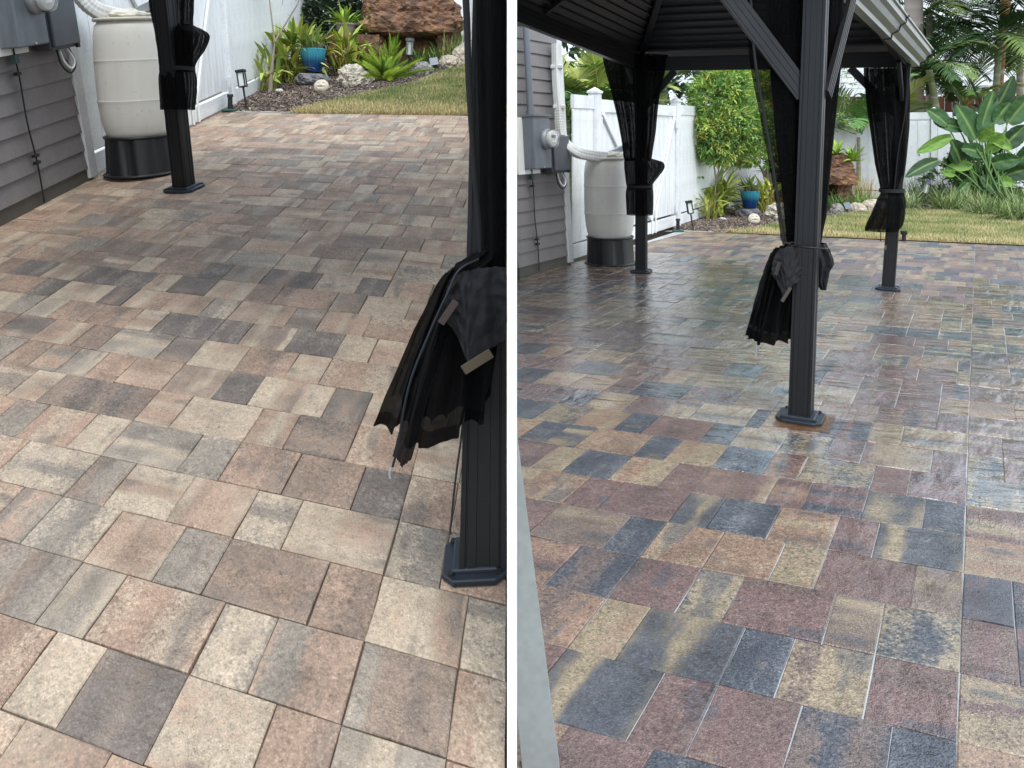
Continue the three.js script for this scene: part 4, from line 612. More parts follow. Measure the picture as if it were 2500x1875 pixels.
const chipDress = (o, c) => { o.position.y += rr(0.0, 0.018); o.rotation.set(rr(-0.5, 0.5), rr(0, 6.3), rr(-0.4, 0.4)); o.scale.set(rr(0.4, 1.4), rr(0.6, 1.6), rr(0.6, 1.6)); const k = Math.pow(rnd(), 1.6); const a = mixc([0.05, 0.035, 0.028], [0.34, 0.27, 0.22], k); c.setRGB(...a); };
scatter('mulch_chips', 'brown bark mulch around the potted plants by the wet patio', 'mulch', chipGeo, chipMat, bedR, [2.5, 9, -17, -12], 16000, zero, chipDress, 13);
scatter('mulch_chips', 'brown bark mulch around the potted plants by the dry patio', 'mulch', chipGeo, chipMat, bedL, [-3.3, -0.1, -13, -8.9], 11000, gyL, chipDress, 14);

// ---------------------------------------------------------------- stones
function stoneGeo(rx, ry, rz, sd, o = {}) {
  const { detail = 5, amp = 0.35, f = 1.6, ca = [0.5, 0.46, 0.38], cb = [0.25, 0.22, 0.18], ridge = 0.2, flat = null, box: bx = 0 } = o;
  const g = new THREE.IcosahedronGeometry(1, detail > 5 ? 40 : 18), p = g.attributes.position, C = new Float32Array(p.count * 3);
  for (let k = 0; k < p.count; k++) { const v = V(p.getX(k), p.getY(k), p.getZ(k)); if (bx) { const m = Math.max(Math.abs(v.x), Math.abs(v.y), Math.abs(v.z)); v.lerp(v.clone().divideScalar(m), bx); }
    const q = V(v.x * rx, v.y * ry, v.z * rz).multiplyScalar(2.2 / (rx + ry)), n = fbm(q.x * f + sd, q.y * f + sd * 1.7, q.z * f, 5), r = 1 - Math.abs(2 * fbm(q.x * f * 1.4 + 9 + sd, q.y * f * 1.4, q.z * f * 1.4, 4)) * 2; const h = 1 + amp * n + ridge * amp * r; let y = v.y * ry * h; if (flat != null && y > flat * ry) y = flat * ry + (y - flat * ry) * 0.12;
    p.setXYZ(k, v.x * rx * h, y, v.z * rz * h); const m = THREE.MathUtils.clamp(0.5 + 1.5 * fbm(q.x * 2.4 + sd * 2, q.y * 2.8, q.z * 2.4, 5), 0, 1), sp = 0.85 + 0.3 * fbm(v.x * 19, v.y * 19, v.z * 19 + sd, 2); C.set(mulc(mixc(ca, cb, m), sp), k * 3); }
  g.setAttribute('color', new THREE.BufferAttribute(C, 3)); g.deleteAttribute('normal'); g.computeVertexNormals();
  return metresUV((() => { const q = g; return q; })(), 2);
}
const stone = (name, label, x, y, z, rx, ry, rz, sd, o, cat = 'stone') => { const m = solo(name, stoneGeo(rx, ry, rz, sd, o), M.rock, label, cat); m.position.set(x, y, z); m.rotation.y = sd; return m; };
const PALE = { ca: [0.68, 0.63, 0.53], cb: [0.42, 0.37, 0.29] }, GREY = { ca: [0.30, 0.29, 0.29], cb: [0.12, 0.12, 0.13] }, RUST = { ca: [0.33, 0.17, 0.09], cb: [0.09, 0.05, 0.035] };
function faceStone(label, x, y, z, s) {   // round stone disc with a carved smiling face
  const t = thing('face_stone', label, 'stone', [x, y, z]); const g = new THREE.SphereGeometry(1, 48, 36), p = g.attributes.position; const pr = (X, Y, cx, cy, r) => Math.exp(-((X - cx) ** 2 + (Y - cy) ** 2) / (r * r));
  for (let k = 0; k < p.count; k++) { const X = p.getX(k), Y = p.getY(k), Z = p.getZ(k); let d = 0; if (Z > 0) { d += 0.28 * pr(X, Y, 0, 0.02, 0.17) + 0.2 * pr(X, Y, -0.42, -0.15, 0.25) + 0.2 * pr(X, Y, 0.42, -0.15, 0.25) + 0.16 * pr(X, Y, 0, -0.62, 0.22); for (const sx of [-1, 1]) { d -= 0.2 * pr(X, Y, sx * 0.34, 0.22, 0.13) + 0.14 * pr(X, Y, sx * 0.2, 0.28, 0.1); d += 0.12 * pr(X, Y, sx * 0.36, 0.42, 0.16); } const my = -0.33 + 0.35 * X * X; if (Math.abs(X) < 0.5) d -= 0.24 * Math.exp(-((Y - my) ** 2) / 0.006); } const n = 0.05 * fbm(X * 3, Y * 3, Z * 3); p.setXYZ(k, X * s * (1 + n), Y * s * 0.95 * (1 + n), (Z * 0.5 + d * 0.55) * s); }
  g.computeVertexNormals(); const m = part('stone', g, plain('#cfc5b2', 0.9, { bumpMap: grainBump, bumpScale: 0.003, map: mottMap }), t); m.rotation.x = -0.35; m.position.y = s * 0.8; return t;
}
function glazedPot(label, x, y, z, r, h) {
  const t = thing('glazed_pot', label, 'pot', [x, y, z]); const N = 72, mb = new MB(), prof = [[0.60, 0], [0.64, 0.02], [0.72, 0.2], [0.83, 0.45], [0.92, 0.7], [0.985, 0.93], [1.0, 0.955], [1.02, 0.965], [1.02, 1], [0.97, 1], [0.93, 0.96], [0.88, 0.7]], rows = [];
  for (const [a, b] of prof) { const row = []; for (let q = 0; q <= N; q++) { const th = q / N * Math.PI * 2, fl = b > 0.03 && b < 0.94 ? 1 + 0.012 * Math.cos(th * 26) : 1, drip = 0.10 * pn.noise(Math.cos(th) * 6, Math.sin(th) * 6, 2) + 0.05 * Math.cos(th * 26); const m = THREE.MathUtils.smoothstep(b + drip, 0.35, 0.92); row.push(mb.v(Math.cos(th) * a * r * fl, b * h, Math.sin(th) * a * r * fl, mixc([0.006, 0.035, 0.13], [0.05, 0.34, 0.42], m), q / N, b)); } rows.push(row); }
  for (let i = 0; i < rows.length - 1; i++) for (let q = 0; q < N; q++) mb.q(rows[i][q], rows[i + 1][q], rows[i + 1][q + 1], rows[i][q + 1]);
  part('body', mb.geo(), std({ vertexColors: true, roughness: 0.16 }), t); part('potting_soil', cyl(r * 0.9, r * 0.9, 0.01, 0, h * 0.9, 0, 32), M.soil, t); return t;
}
// ---------------------------------------------------------------- plants
const GIN = [[0.52, 0.50, 0.07], [0.40, 0.46, 0.08], [0.2, 0.32, 0.06], [0.60, 0.52, 0.10]], GR = [[0.05, 0.12, 0.025], [0.08, 0.17, 0.03], [0.12, 0.22, 0.04]];
function leafy(name, label, cat, x, y, z, n, o) {   // clump whose leaves are parts
  reseed(o.seed); const t = thing(name, label, cat, [x, y, z], 0, o.group);
  for (let k = 0; k < n; k++) { const mb = new MB(), az = o.az ? rr(...o.az) : rr(0, 6.283), el = rr(...o.el), L = rr(...o.len), st = rr(...o.stem), c = pick(o.cols), k2 = rr(0.8, 1.2); const d = V(Math.cos(az) * Math.cos(el), Math.sin(el), Math.sin(az) * Math.cos(el)); const b = V(rr(-1, 1) * o.spread, rr(0, o.lift || 0.01), rr(-1, 1) * o.spread), s = V(d.x * 0.45, 1, d.z * 0.45).normalize(), e = b.clone().addScaledVector(s, st);
    if (st > 0.04) stick(mb, b, e, 0.006, 0.004, mulc(c, 0.7), 4); blade(mb, e, d, L, rr(...o.wid), { seg: o.seg || 6, droop: rr(...o.droop), fold: 0.3, ca: mulc(o.mid ? pick(o.mid) : c, k2), cb: mulc(c, k2), twist: rr(-0.5, 0.5) }); part('leaf', mb.geo(), o.mat || M.leaf, t); }
  return t;
}
function ginger(label, x, y, z, n, s, sd, az) { return leafy('variegated_ginger', label, 'plant', x, y, z, n, { seed: sd, el: [-0.1, 1.25], len: [0.26 * s, 0.46 * s], wid: [0.026 * s, 0.046 * s], stem: [0.08 * s, 0.5 * s], spread: 0.14 * s, droop: [0.5, 1.3], cols: GIN, mid: [[0.12, 0.24, 0.04], [0.34, 0.40, 0.07], [0.20, 0.30, 0.05]], group: 'variegated ginger clumps', az }); }
function grassy(name, label, x, y, z, n, o) { reseed(o.seed); const t = thing(name, label, o.cat || 'grass clump', [x, y, z], 0, o.group), mb = new MB(); for (let k = 0; k < n; k++) { const az = rr(0, 6.283), el = rr(...o.el), c = mulc(pick(o.cols), rr(0.75, 1.25)); blade(mb, V(rr(-1, 1) * o.spread, 0, rr(-1, 1) * o.spread), V(Math.cos(az) * Math.cos(el), Math.sin(el), Math.sin(az) * Math.cos(el)), rr(...o.len), rr(...o.wid), { seg: 5, droop: rr(...o.droop), fold: 0.3, ca: c, cb: o.edge ? mulc(pick(o.edge), 1) : c, prof: (q) => 1 - 0.75 * q }); } part('foliage', mb.geo(), M.leaf, t); return t; }
function foxtail(label, x, y, z, n, s, sd) {
  reseed(sd); const t = thing('foxtail_fern', label, 'fern', [x, y, z]);
  for (let k = 0; k < n; k++) { const mb = new MB(), az = rr(0, 6.283), el = k < n * 0.4 ? rr(0.9, 1.45) : rr(0.1, 0.9), L = rr(0.36, 0.68) * s, p = V(rr(-1, 1) * 0.06, 0, rr(-1, 1) * 0.06), d = V(Math.cos(az) * Math.cos(el), Math.sin(el), Math.sin(az) * Math.cos(el)), c0 = mulc(mixc([0.24, 0.42, 0.03], [0.52, 0.66, 0.05], rnd()), rr(0.85, 1.15)), S = 46, dr = rr(0.1, 0.7);
    for (let q = 0; q < S; q++) { const tt = q / S, r = 0.052 * s * Math.pow(Math.sin(Math.PI * Math.min(1, 0.10 + 0.9 * tt)), 0.6) * (1.15 - 0.6 * tt); let e1 = d.clone().cross(UPV); if (e1.lengthSq() < 0.01) e1.set(1, 0, 0); e1.normalize(); const e2 = e1.clone().cross(d); for (let m = 0; m < 9; m++) { const a = m / 9 * 6.283 + q * 0.9 + rr(-0.2, 0.2), o = e1.clone().multiplyScalar(Math.cos(a)).addScaledVector(e2, Math.sin(a)), tip = p.clone().addScaledVector(o, r * rr(0.8, 1.2)).addScaledVector(d, r * 0.9), sd2 = o.clone().cross(d).multiplyScalar(0.005 * s), c = mulc(c0, rr(0.7, 1.3)); mb.t(mb.v(p.x - sd2.x, p.y - sd2.y, p.z - sd2.z, mulc(c, 0.8)), mb.v(p.x + sd2.x, p.y + sd2.y, p.z + sd2.z, mulc(c, 0.8)), mb.v(tip.x, tip.y, tip.z, c)); } p.addScaledVector(d, L / S); d.y -= dr / S; d.normalize(); }
    part('plume', mb.geo(), M.thinLeaf, t); }
  return t;
}
function crownLeaves(mb, blobs, n, o) {   // leaves grouped on twig tips through the volume of several lobes
  const tw = []; const N = Math.round(n / o.per);
  for (let k = 0; k < N; k++) { const [cx, cy, cz, rx, ry, rz] = pick(blobs); let d; do d = V(rr(-1, 1), rr(-1, 1), rr(-1, 1)); while (d.lengthSq() > 1 || d.lengthSq() < 0.08); d.multiplyScalar(Math.pow(d.length(), -0.35)); if (d.length() > 1.12) d.setLength(1.12); if (fbm(cx + d.x * 2.2 + o.sd, cy + d.y * 2.2, cz + d.z * 2.2, 3) < -0.12) continue; const p = V(cx + d.x * rx, cy + d.y * ry, cz + d.z * rz), out = V(d.x, d.y * 0.6 + 0.35, d.z).normalize(); const tone = o.cols[Math.min(o.cols.length - 1, Math.floor(Math.max(0, rnd() * 0.75 + 0.25 * (fbm(p.x * 1.3 + 5, p.y * 1.3, p.z * 1.3, 2) + 0.5)) * o.cols.length))];
    for (let q = 0; q < o.per; q++) { const dir = out.clone().add(V(rr(-1, 1), rr(-0.9, 0.7), rr(-1, 1)).multiplyScalar(0.85)).normalize(); blade(mb, p.clone().addScaledVector(out, -0.05 * q * o.len).add(V(rr(-1, 1), rr(-1, 1), rr(-1, 1)).multiplyScalar(o.len * 0.3)), dir, o.len * rr(0.7, 1.25), o.wid * rr(0.7, 1.2), { seg: o.seg || 2, droop: o.droop ?? 0.5, flat: true, ca: mulc(tone, rr(0.75, 1.3)), twist: rr(-1, 1) }); } tw.push(p); }
  return tw;
}
function branchy(mb, pts, r0, c) { for (let k = 0; k < pts.length - 1; k++) { const t = k / (pts.length - 1); stick(mb, V(...pts[k]), V(...pts[k + 1]), r0 * (1 - 0.75 * t), r0 * (1 - 0.75 * (t + 1 / (pts.length - 1))), mulc(c, rr(0.85, 1.15)), 7); } }
function tree(name, label, x, y, z, limbs, r0, bark, blobs, n, o, group) {
  reseed(o.sd * 31 + 5); const t = thing(name, label, 'tree', [x, y, z], 0, group), mb = new MB(); limbs.forEach((l, k) => branchy(mb, l, k ? r0 * 0.5 : r0, bark)); part('trunk', mb.geo(), M.bark, t);
  const mc = new MB(), tips = crownLeaves(mc, blobs, n, o); for (let k = 0; k < tips.length; k += 9) stick(mc, tips[k], tips[k].clone().lerp(V(...limbs[k % limbs.length][limbs[k % limbs.length].length - 1]), 0.5), 0.003, 0.005, bark, 3); part('crown', mc.geo(), M.thinLeaf, t);
  if (o.flowers) { for (let k = 0; k < o.flowers; k++) { const p = pick(tips), fl = new MB(); for (let q = 0; q < 7; q++) { const a = q / 7 * 6.28; blade(fl, V(0, 0, 0), V(Math.cos(a), rr(-0.6, 0.6), Math.sin(a)).normalize(), 0.045, 0.014, { seg: 2, flat: true, ca: mulc([0.62, 0.17, 0.08], rr(0.8, 1.3)) }); } const m = part('blossom', fl.geo(), M.thinLeaf, t); m.position.copy(p).add(V(0, 0.02, 0.06)); } }
  return t;
}
function frondGeo(az, el, L, o, base = V(0, 0, 0)) {
  const mb = new MB(), S = o.n || 26, p = base.clone(), d = V(Math.cos(az) * Math.cos(el), Math.sin(el), Math.sin(az) * Math.cos(el)), c0 = pick(o.cols);
  for (let k = 0; k < S; k++) { const t = k / S, q = p.clone().addScaledVector(d, L / S); stick(mb, p, q, 0.012 * L * (1 - t * 0.8), 0.012 * L * (1 - t * 0.82), o.stemc || mulc(c0, 1.3), 4); if (t > 0.16) { const s = d.clone().cross(UPV); if (s.lengthSq() < 0.01) s.set(1, 0, 0); s.normalize(); const ll = L * o.ll * Math.sin(Math.PI * (0.22 + 0.72 * t)) * rr(0.85, 1.1); for (const sg of [-1, 1]) { const dir = s.clone().multiplyScalar(sg).addScaledVector(d, 0.75 + t * 0.5).add(V(0, rr(0.02, 0.35), 0)).normalize(); blade(mb, p, dir, ll, o.lw * rr(0.8, 1.2), { seg: 4, droop: o.ldroop, flat: true, ca: mulc(c0, rr(0.75, 1.25)), prof: (w) => (w < 0.1 ? 0.5 : 1 - 0.85 * w), side: d.clone() }); } } p.copy(q); d.y -= o.droop / S * (0.5 + t); d.normalize(); }
  return mb.geo();
}
function palm(label, x, y, z, o, group) {
  reseed(o.seed); const t = thing('palm_tree', label, 'palm', [x, y, z], 0, group);
  if (o.trunk) { const mb = new MB(), n = 14, R = 64, top = V(o.lean || 0, o.trunk, 0), rows = []; for (let i = 0; i <= R; i++) { const h = i / R, ring = Math.abs((h * o.rings) % 1 - 0.5) > 0.42 ? 1 : 0, row = [], r = o.r * (1 - 0.25 * h) * (1 + 0.03 * ring), c = ring ? o.ringc : mulc(o.c, 0.85 + 0.3 * rnd()); for (let q = 0; q < n; q++) { const a = q / n * 6.283; row.push(mb.v(top.x * h * h + Math.cos(a) * r, o.trunk * h, Math.sin(a) * r, c)); } rows.push(row); } for (let i = 0; i < R; i++) for (let q = 0; q < n; q++) mb.q(rows[i][q], rows[i + 1][q], rows[i + 1][(q + 1) % n], rows[i][(q + 1) % n]); part('trunk', mb.geo(), M.bark, t); }
  for (let k = 0; k < o.fronds; k++) { const az = o.az ? rr(...o.az) : k / o.fronds * 6.283 + rr(-0.3, 0.3), el = rr(...o.el), st = V((o.lean || 0) + rr(-0.05, 0.05), (o.trunk || 0) + rr(0, o.lift || 0.2), rr(-0.05, 0.05)); part('frond', frondGeo(az, el, rr(...o.L), o, st), M.leaf, t); }
  return t;
}
function pathLantern(label, x, y, z, h, lean) { const t = thing('path_lantern', label, 'path light', [x, y, z]); t.rotation.z = lean; part('stake', cyl(0.009, 0.012, h, 0, 0, 0, 8), M.black, t); part('tray', box(0.085, 0.012, 0.085, 0, h, 0, 0.003), M.black, t); for (const [a, b] of [[-1, -1], [1, -1], [1, 1], [-1, 1]]) part('frame_bar', box(0.012, 0.16, 0.012, a * 0.036, h + 0.085, b * 0.036), M.black, t); part('glass', box(0.06, 0.15, 0.06, 0, h + 0.083, 0), std({ color: new THREE.Color('#cfd6d2'), roughness: 0.35 }), t); part('cap', box(0.1, 0.03, 0.1, 0, h + 0.18, 0, 0.006), M.black, t); }
function valve(label, x, y, z) { const t = thing('sprinkler_riser', label, 'sprinkler', [x, y, z]); part('body', cyl(0.028, 0.026, 0.17, 0, 0, 0, 14), M.black, t); part('cap', cyl(0.036, 0.032, 0.03, 0, 0.165, 0, 14), M.black, t); part('base', box(0.16, 0.03, 0.12, 0, 0.012, 0, 0.01), plain('#2c4f47', 0.7), t); }
function solarLight(label, x, y, z, h, lean) { const t = thing('solar_light', label, 'path light', [x, y, z]); t.rotation.z = lean; part('stake', cyl(0.008, 0.01, h, 0, 0, 0, 8), M.black, t); part('glass', cyl(0.045, 0.05, 0.2, 0, h, 0, 20), M.glass, t); part('core', cyl(0.018, 0.018, 0.17, 0, h + 0.01, 0, 10), M.screenGrey, t); part('cap', cyl(0.064, 0.058, 0.04, 0, h + 0.2, 0, 24), plain('#474d52', 0.4), t); part('collar', cyl(0.05, 0.05, 0.02, 0, h - 0.01, 0, 20), M.black, t); }
function solarPanel(label, x, y, z) { const t = thing('solar_charger', label, 'solar panel', [x, y, z]); part('stake', cyl(0.006, 0.006, 0.12, 0, 0, 0, 6), M.black, t); const p = part('panel', box(0.12, 0.13, 0.014, 0, 0, 0, 0.003), plain('#5a6270', 0.25), t); p.position.set(0, 0.15, 0.01); p.rotation.set(-0.5, 0, 0.2); }
// ---------------------------------------------------------------- garden beyond the wet patio
valve('black sprinkler riser on green base by the gate, wet patio', 2.52, 0, -12.44);
pathLantern('black lantern path light by the vinyl fence, wet patio', 2.78, 0.0, -12.55, 0.27, 0.16);
stone('flat_stone', 'flat grey stone under the blue pot by the wet patio', 4.24, 0.05, -14.75, 0.32, 0.13, 0.22, 1.2, { ...GREY, flat: 0.7, amp: 0.3 });
glazedPot('blue fluted glazed pot on flat stone by the wet patio', 4.27, 0.15, -14.7, 0.175, 0.31);
faceStone('round pale stone with carved face by the wet patio', 3.99, 0, -13.5, 0.098);
stone('white_stone', 'small white stone near the tree foot by the wet patio', 3.62, 0.01, -14.1, 0.085, 0.03, 0.05, 2, { ca: [0.8, 0.79, 0.75], cb: [0.6, 0.58, 0.53] });
stone('coral_rock', 'large pale coral rock behind the netting by the wet patio', 4.66, 0.09, -14.25, 0.22, 0.17, 0.17, 3.3, { ...PALE, amp: 0.55, ridge: 0.35 });
{ // dry twiggy plant and green leaves in the pot
  leafy('pot_plant', 'strappy green leaves growing from the blue pot by the wet patio', 'plant', 4.27, 0.42, -14.7, 26, { seed: 61, el: [0.5, 1.35], len: [0.26, 0.42], wid: [0.02, 0.032], stem: [0.02, 0.03], spread: 0.06, droop: [0.2, 0.7], cols: [[0.2, 0.3, 0.06], [0.42, 0.42, 0.14]], mid: [[0.12, 0.24, 0.05]] });
  grassy('twiggy_herb', 'grey green twiggy herb filling the blue pot by the wet patio', 4.27, 0.42, -14.68, 200, { seed: 62, cat: 'plant', el: [0.4, 1.4], len: [0.08, 0.24], wid: [0.003, 0.006], spread: 0.12, droop: [0.1, 0.5], cols: [[0.24, 0.25, 0.15], [0.16, 0.19, 0.10], [0.3, 0.22, 0.2]] });
}
ginger('tall variegated ginger against the vinyl fence, wet patio', 3.55, 0, -14.85, 61, 1.40, 71);
ginger('low yellow ginger leaves left of the blue pot, wet patio', 3.86, 0, -15.1, 54, 1.18, 72);
ginger('small yellow ginger at the tree foot, wet patio', 3.42, 0, -14.15, 32, 0.78, 73);
ginger('variegated ginger right of the blue pot, wet patio', 4.78, 0, -15.4, 43, 1.06, 74);
tree('flowering_tree', 'slender tree with fine leaves and red blossoms by the vinyl fence', 3.48, 0, -14.2, [[[0, 0, 0], [0.03, 0.3, 0], [0.06, 0.68, 0]], [[0.06, 0.68, 0], [0.0, 1.0, 0.05], [-0.1, 1.4, 0.05], [-0.2, 1.9, 0]], [[0.06, 0.68, 0], [0.15, 1.0, -0.05], [0.15, 1.5, 0], [0.2, 2.0, 0]], [[0.06, 0.66, 0], [0.3, 0.95, 0.05], [0.6, 1.25, 0.1], [0.95, 1.55, 0.1]]], 0.03, [0.28, 0.23, 0.19],
  [[-0.05, 1.95, 0, 0.42, 0.6, 0.4], [0.35, 1.7, 0.05, 0.55, 0.6, 0.45], [-0.15, 1.55, 0.1, 0.35, 0.45, 0.35], [0.3, 2.3, 0, 0.4, 0.42, 0.35], [0.8, 1.5, 0.1, 0.4, 0.4, 0.35], [0.15, 1.25, 0.1, 0.4, 0.3, 0.3]], 15000, { sd: 3, per: 8, len: 0.14, wid: 0.014, droop: 1.1, cols: [[0.12, 0.26, 0.05], [0.22, 0.40, 0.08], [0.36, 0.52, 0.10], [0.55, 0.60, 0.10]], flowers: 30, seg: 3 });
tree('shrub_tree', 'bright yellow green shrub behind the slender flowering tree', 4.95, 0, -15.9, [[[0, 0, 0], [0, 0.8, 0], [0.1, 1.6, 0]], [[0, 0.6, 0], [-0.4, 1.3, 0], [-0.5, 2.2, 0]]], 0.045, [0.24, 0.2, 0.16],
  [[0.1, 2.4, 0, 0.6, 0.7, 0.5], [-0.35, 2.1, 0.1, 0.55, 0.7, 0.5], [0.3, 1.7, 0.1, 0.6, 0.6, 0.5], [-0.2, 1.3, 0.1, 0.7, 0.5, 0.5], [0.3, 3.0, 0, 0.4, 0.4, 0.4]], 11000, { sd: 4, per: 6, len: 0.13, wid: 0.028, droop: 0.6, cols: [[0.10, 0.22, 0.03], [0.22, 0.40, 0.05], [0.44, 0.54, 0.06], [0.68, 0.66, 0.07]], flowers: 8 });
// rock waterfall
function waterfall(label, x, y, z, s, sd) { const t = thing('rock_waterfall', label, 'rock waterfall', [x, y, z]); const P = (n, w, h, d, px, py, pz, q, o) => { const m = part(n, stoneGeo(w, h, d, q, { ...RUST, detail: 6, amp: 0.2, f: 1.3, ridge: 0.3, box: 0.7, ...o }), M.rock, t); m.position.set(px, py, pz); return m; };
  P('overhang_slab', 0.72 * s, 0.17 * s, 0.42 * s, 0.05 * s, 0.66 * s, 0.02, sd, { amp: 0.3 }); P('top_slab', 0.62 * s, 0.16 * s, 0.36 * s, 0.10 * s, 0.93 * s, -0.05, sd + 9, { amp: 0.32 }); P('corner_stone', 0.2 * s, 0.14 * s, 0.2 * s, -0.55 * s, 0.92 * s, 0.05, sd + 11, { amp: 0.35 }); P('side_pillar', 0.16 * s, 0.3 * s, 0.26 * s, 0.60 * s, 0.26 * s, -0.02, sd + 2, {}); P('ledge', 0.42 * s, 0.26 * s, 0.28 * s, -0.85 * s, 0.24 * s, 0.15 * s, sd + 4, { flat: 0.85 }); P('back_wall', 0.75 * s, 0.4 * s, 0.15 * s, 0, 0.35 * s, -0.4 * s, sd + 6, {}); return t; }
waterfall('rust brown rock waterfall behind the near post, wet patio', 5.95, 0, -16.3, 0.98, 1.3);
function bowl(label, x, y, z, r) { const t = thing('bowl_planter', label, 'pot', [x, y, z]); part('body', lathe([[0, 0], [0.62 * r, 0], [0.66 * r, 0.02], [0.9 * r, 0.14], [1.0 * r, 0.2], [1.06 * r, 0.2], [1.06 * r, 0.225], [0.96 * r, 0.225], [0.9 * r, 0.2]], 40), plain('#8d8478', 0.7, { map: mottMap }), t); part('potting_soil', cyl(0.92 * r, 0.92 * r, 0.01, 0, 0.19, 0, 24), M.soil, t); }
const BROM = { el: [0.1, 1.3], wid: [0.014, 0.026], stem: [0.005, 0.02], spread: 0.05, droop: [0.4, 1.1], cols: [[0.2, 0.34, 0.04], [0.36, 0.46, 0.05], [0.12, 0.26, 0.04]], mid: [[0.26, 0.38, 0.05]] };
bowl('grey bowl planter on the rock ledge, wet patio', 5.08, 0.49, -16.1, 0.15); leafy('bromeliad', 'strappy green plant in the grey bowl, wet patio', 'plant', 5.08, 0.68, -16.1, 30, { ...BROM, seed: 81, len: [0.25, 0.45] });
leafy('bromeliad', 'yellow green bromeliad on top of the rock waterfall, wet patio', 'plant', 6.38, 1.05, -16.15, 34, { ...BROM, seed: 82, len: [0.28, 0.46], wid: [0.03, 0.045] }); leafy('bromeliad', 'bromeliad at the far corner of the rock waterfall, wet patio', 'plant', 6.72, 0.92, -16.1, 30, { ...BROM, seed: 83, len: [0.24, 0.4], wid: [0.026, 0.04] });
grassy('liriope', 'dark green grass clump at the foot of the rock waterfall, wet patio', 6.28, 0, -15.75, 220, { seed: 84, el: [0.4, 1.3], len: [0.3, 0.5], wid: [0.005, 0.009], spread: 0.2, droop: [0.8, 1.8], cols: [[0.05, 0.13, 0.03], [0.1, 0.2, 0.04], [0.2, 0.32, 0.06]], group: 'grass clumps' });
grassy('liriope', 'bright green grass clump behind the pale edging rocks, wet patio', 6.85, 0, -16.05, 200, { seed: 85, el: [0.4, 1.3], len: [0.3, 0.55], wid: [0.006, 0.01], spread: 0.2, droop: [0.8, 1.8], cols: [[0.1, 0.2, 0.04], [0.2, 0.34, 0.06], [0.3, 0.4, 0.12]], group: 'grass clumps' });
grassy('dry_grass', 'tall straw coloured grass right of the rock waterfall', 7.05, 0, -16.5, 160, { seed: 86, el: [0.9, 1.45], len: [0.5, 0.85], wid: [0.004, 0.008], spread: 0.15, droop: [0.3, 1.0], cols: [[0.42, 0.28, 0.1], [0.3, 0.26, 0.1], [0.24, 0.28, 0.08]], group: 'grass clumps' });
stone('edging_rock', 'grey edging rock beside the solar panel, wet patio', 6.03, 0.05, -15.2, 0.17, 0.13, 0.12, 4, { ...GREY, ca: [0.42, 0.38, 0.33] }); stone('edging_rock', 'pale edging rock by the lawn, next to the solar panel', 6.5, 0.04, -15.45, 0.2, 0.13, 0.14, 5, { ...PALE, ca: [0.6, 0.5, 0.4] }); stone('edging_rock', 'larger pale edging rock behind the far corner netting', 6.88, 0.06, -15.6, 0.24, 0.16, 0.16, 6, { ...PALE, ca: [0.62, 0.52, 0.42] });
solarPanel('small tilted solar panel at the lawn edge, wet patio', 6.2, 0, -15.15);
{ const t = thing('hose_spout', 'small black spout standing on the lawn edge', 'sprinkler', [5.43, 0, -11.35]); part('body', cyl(0.03, 0.028, 0.1, 0, 0, 0, 14), M.black, t); part('head', cyl(0.04, 0.046, 0.05, 0, 0.09, 0, 16), M.black, t); }
stone('white_stone', 'small grey white stones beside the black spout', 5.3, 0.005, -11.42, 0.06, 0.045, 0.05, 7, { ca: [0.5, 0.5, 0.48], cb: [0.3, 0.3, 0.3] });
// small tree and palm frond above the rock
tree('small_tree', 'thin young tree with red blossoms above the rock waterfall', 6.75, 0, -17.2, [[[0, 0, 0], [0.02, 0.9, 0], [0.0, 1.5, 0]], [[0, 1.5, 0], [-0.15, 1.9, 0], [-0.2, 2.4, 0]], [[0, 1.5, 0], [0.2, 1.8, 0], [0.25, 2.5, 0]]], 0.03, [0.26, 0.22, 0.2], [[-0.1, 2.3, 0, 0.4, 0.5, 0.4], [0.2, 2.7, 0, 0.4, 0.4, 0.4], [0.0, 1.75, 0, 0.3, 0.2, 0.3], [0.0, 3.2, 0, 0.5, 0.4, 0.4]], 1400, { sd: 6, per: 7, len: 0.13, wid: 0.016, droop: 0.8, cols: [[0.06, 0.15, 0.03], [0.13, 0.26, 0.05], [0.24, 0.38, 0.07]], flowers: 8 });
// right side
grassy('ruellia', 'wiry purple flowered plant against the back fence', 8.15, 0, -16.6, 150, { seed: 91, cat: 'plant', el: [0.6, 1.45], len: [0.4, 1.0], wid: [0.003, 0.006], spread: 0.25, droop: [0.2, 0.9], cols: [[0.06, 0.12, 0.04], [0.12, 0.15, 0.08], [0.1, 0.1, 0.1]] });
{ const t = scene.children[scene.children.length - 1]; for (const [a, b] of [[0.0, 1.05], [0.16, 0.35], [-0.1, 0.7], [0.3, 0.8], [0.22, 0.55]]) { const mb = new MB(); for (let q = 0; q < 5; q++) blade(mb, V(0, 0, 0), V(Math.cos(q * 1.257), Math.sin(q * 1.257), 0.4).normalize(), 0.04, 0.022, { seg: 2, flat: true, ca: [0.22, 0.1, 0.5] }); part('flower', mb.geo(), M.leaf, t).position.set(a, b, 0.2); } }
solarLight('leaning solar path light among grass clumps by the back fence', 8.0, 0, -16.0, 0.32, -0.22);
const LIR = { el: [0.35, 1.35], wid: [0.006, 0.011], droop: [0.9, 1.9], cols: [[0.04, 0.1, 0.02], [0.09, 0.17, 0.03], [0.17, 0.26, 0.06]], edge: [[0.2, 0.28, 0.09], [0.36, 0.38, 0.18]], group: 'grass clumps' };
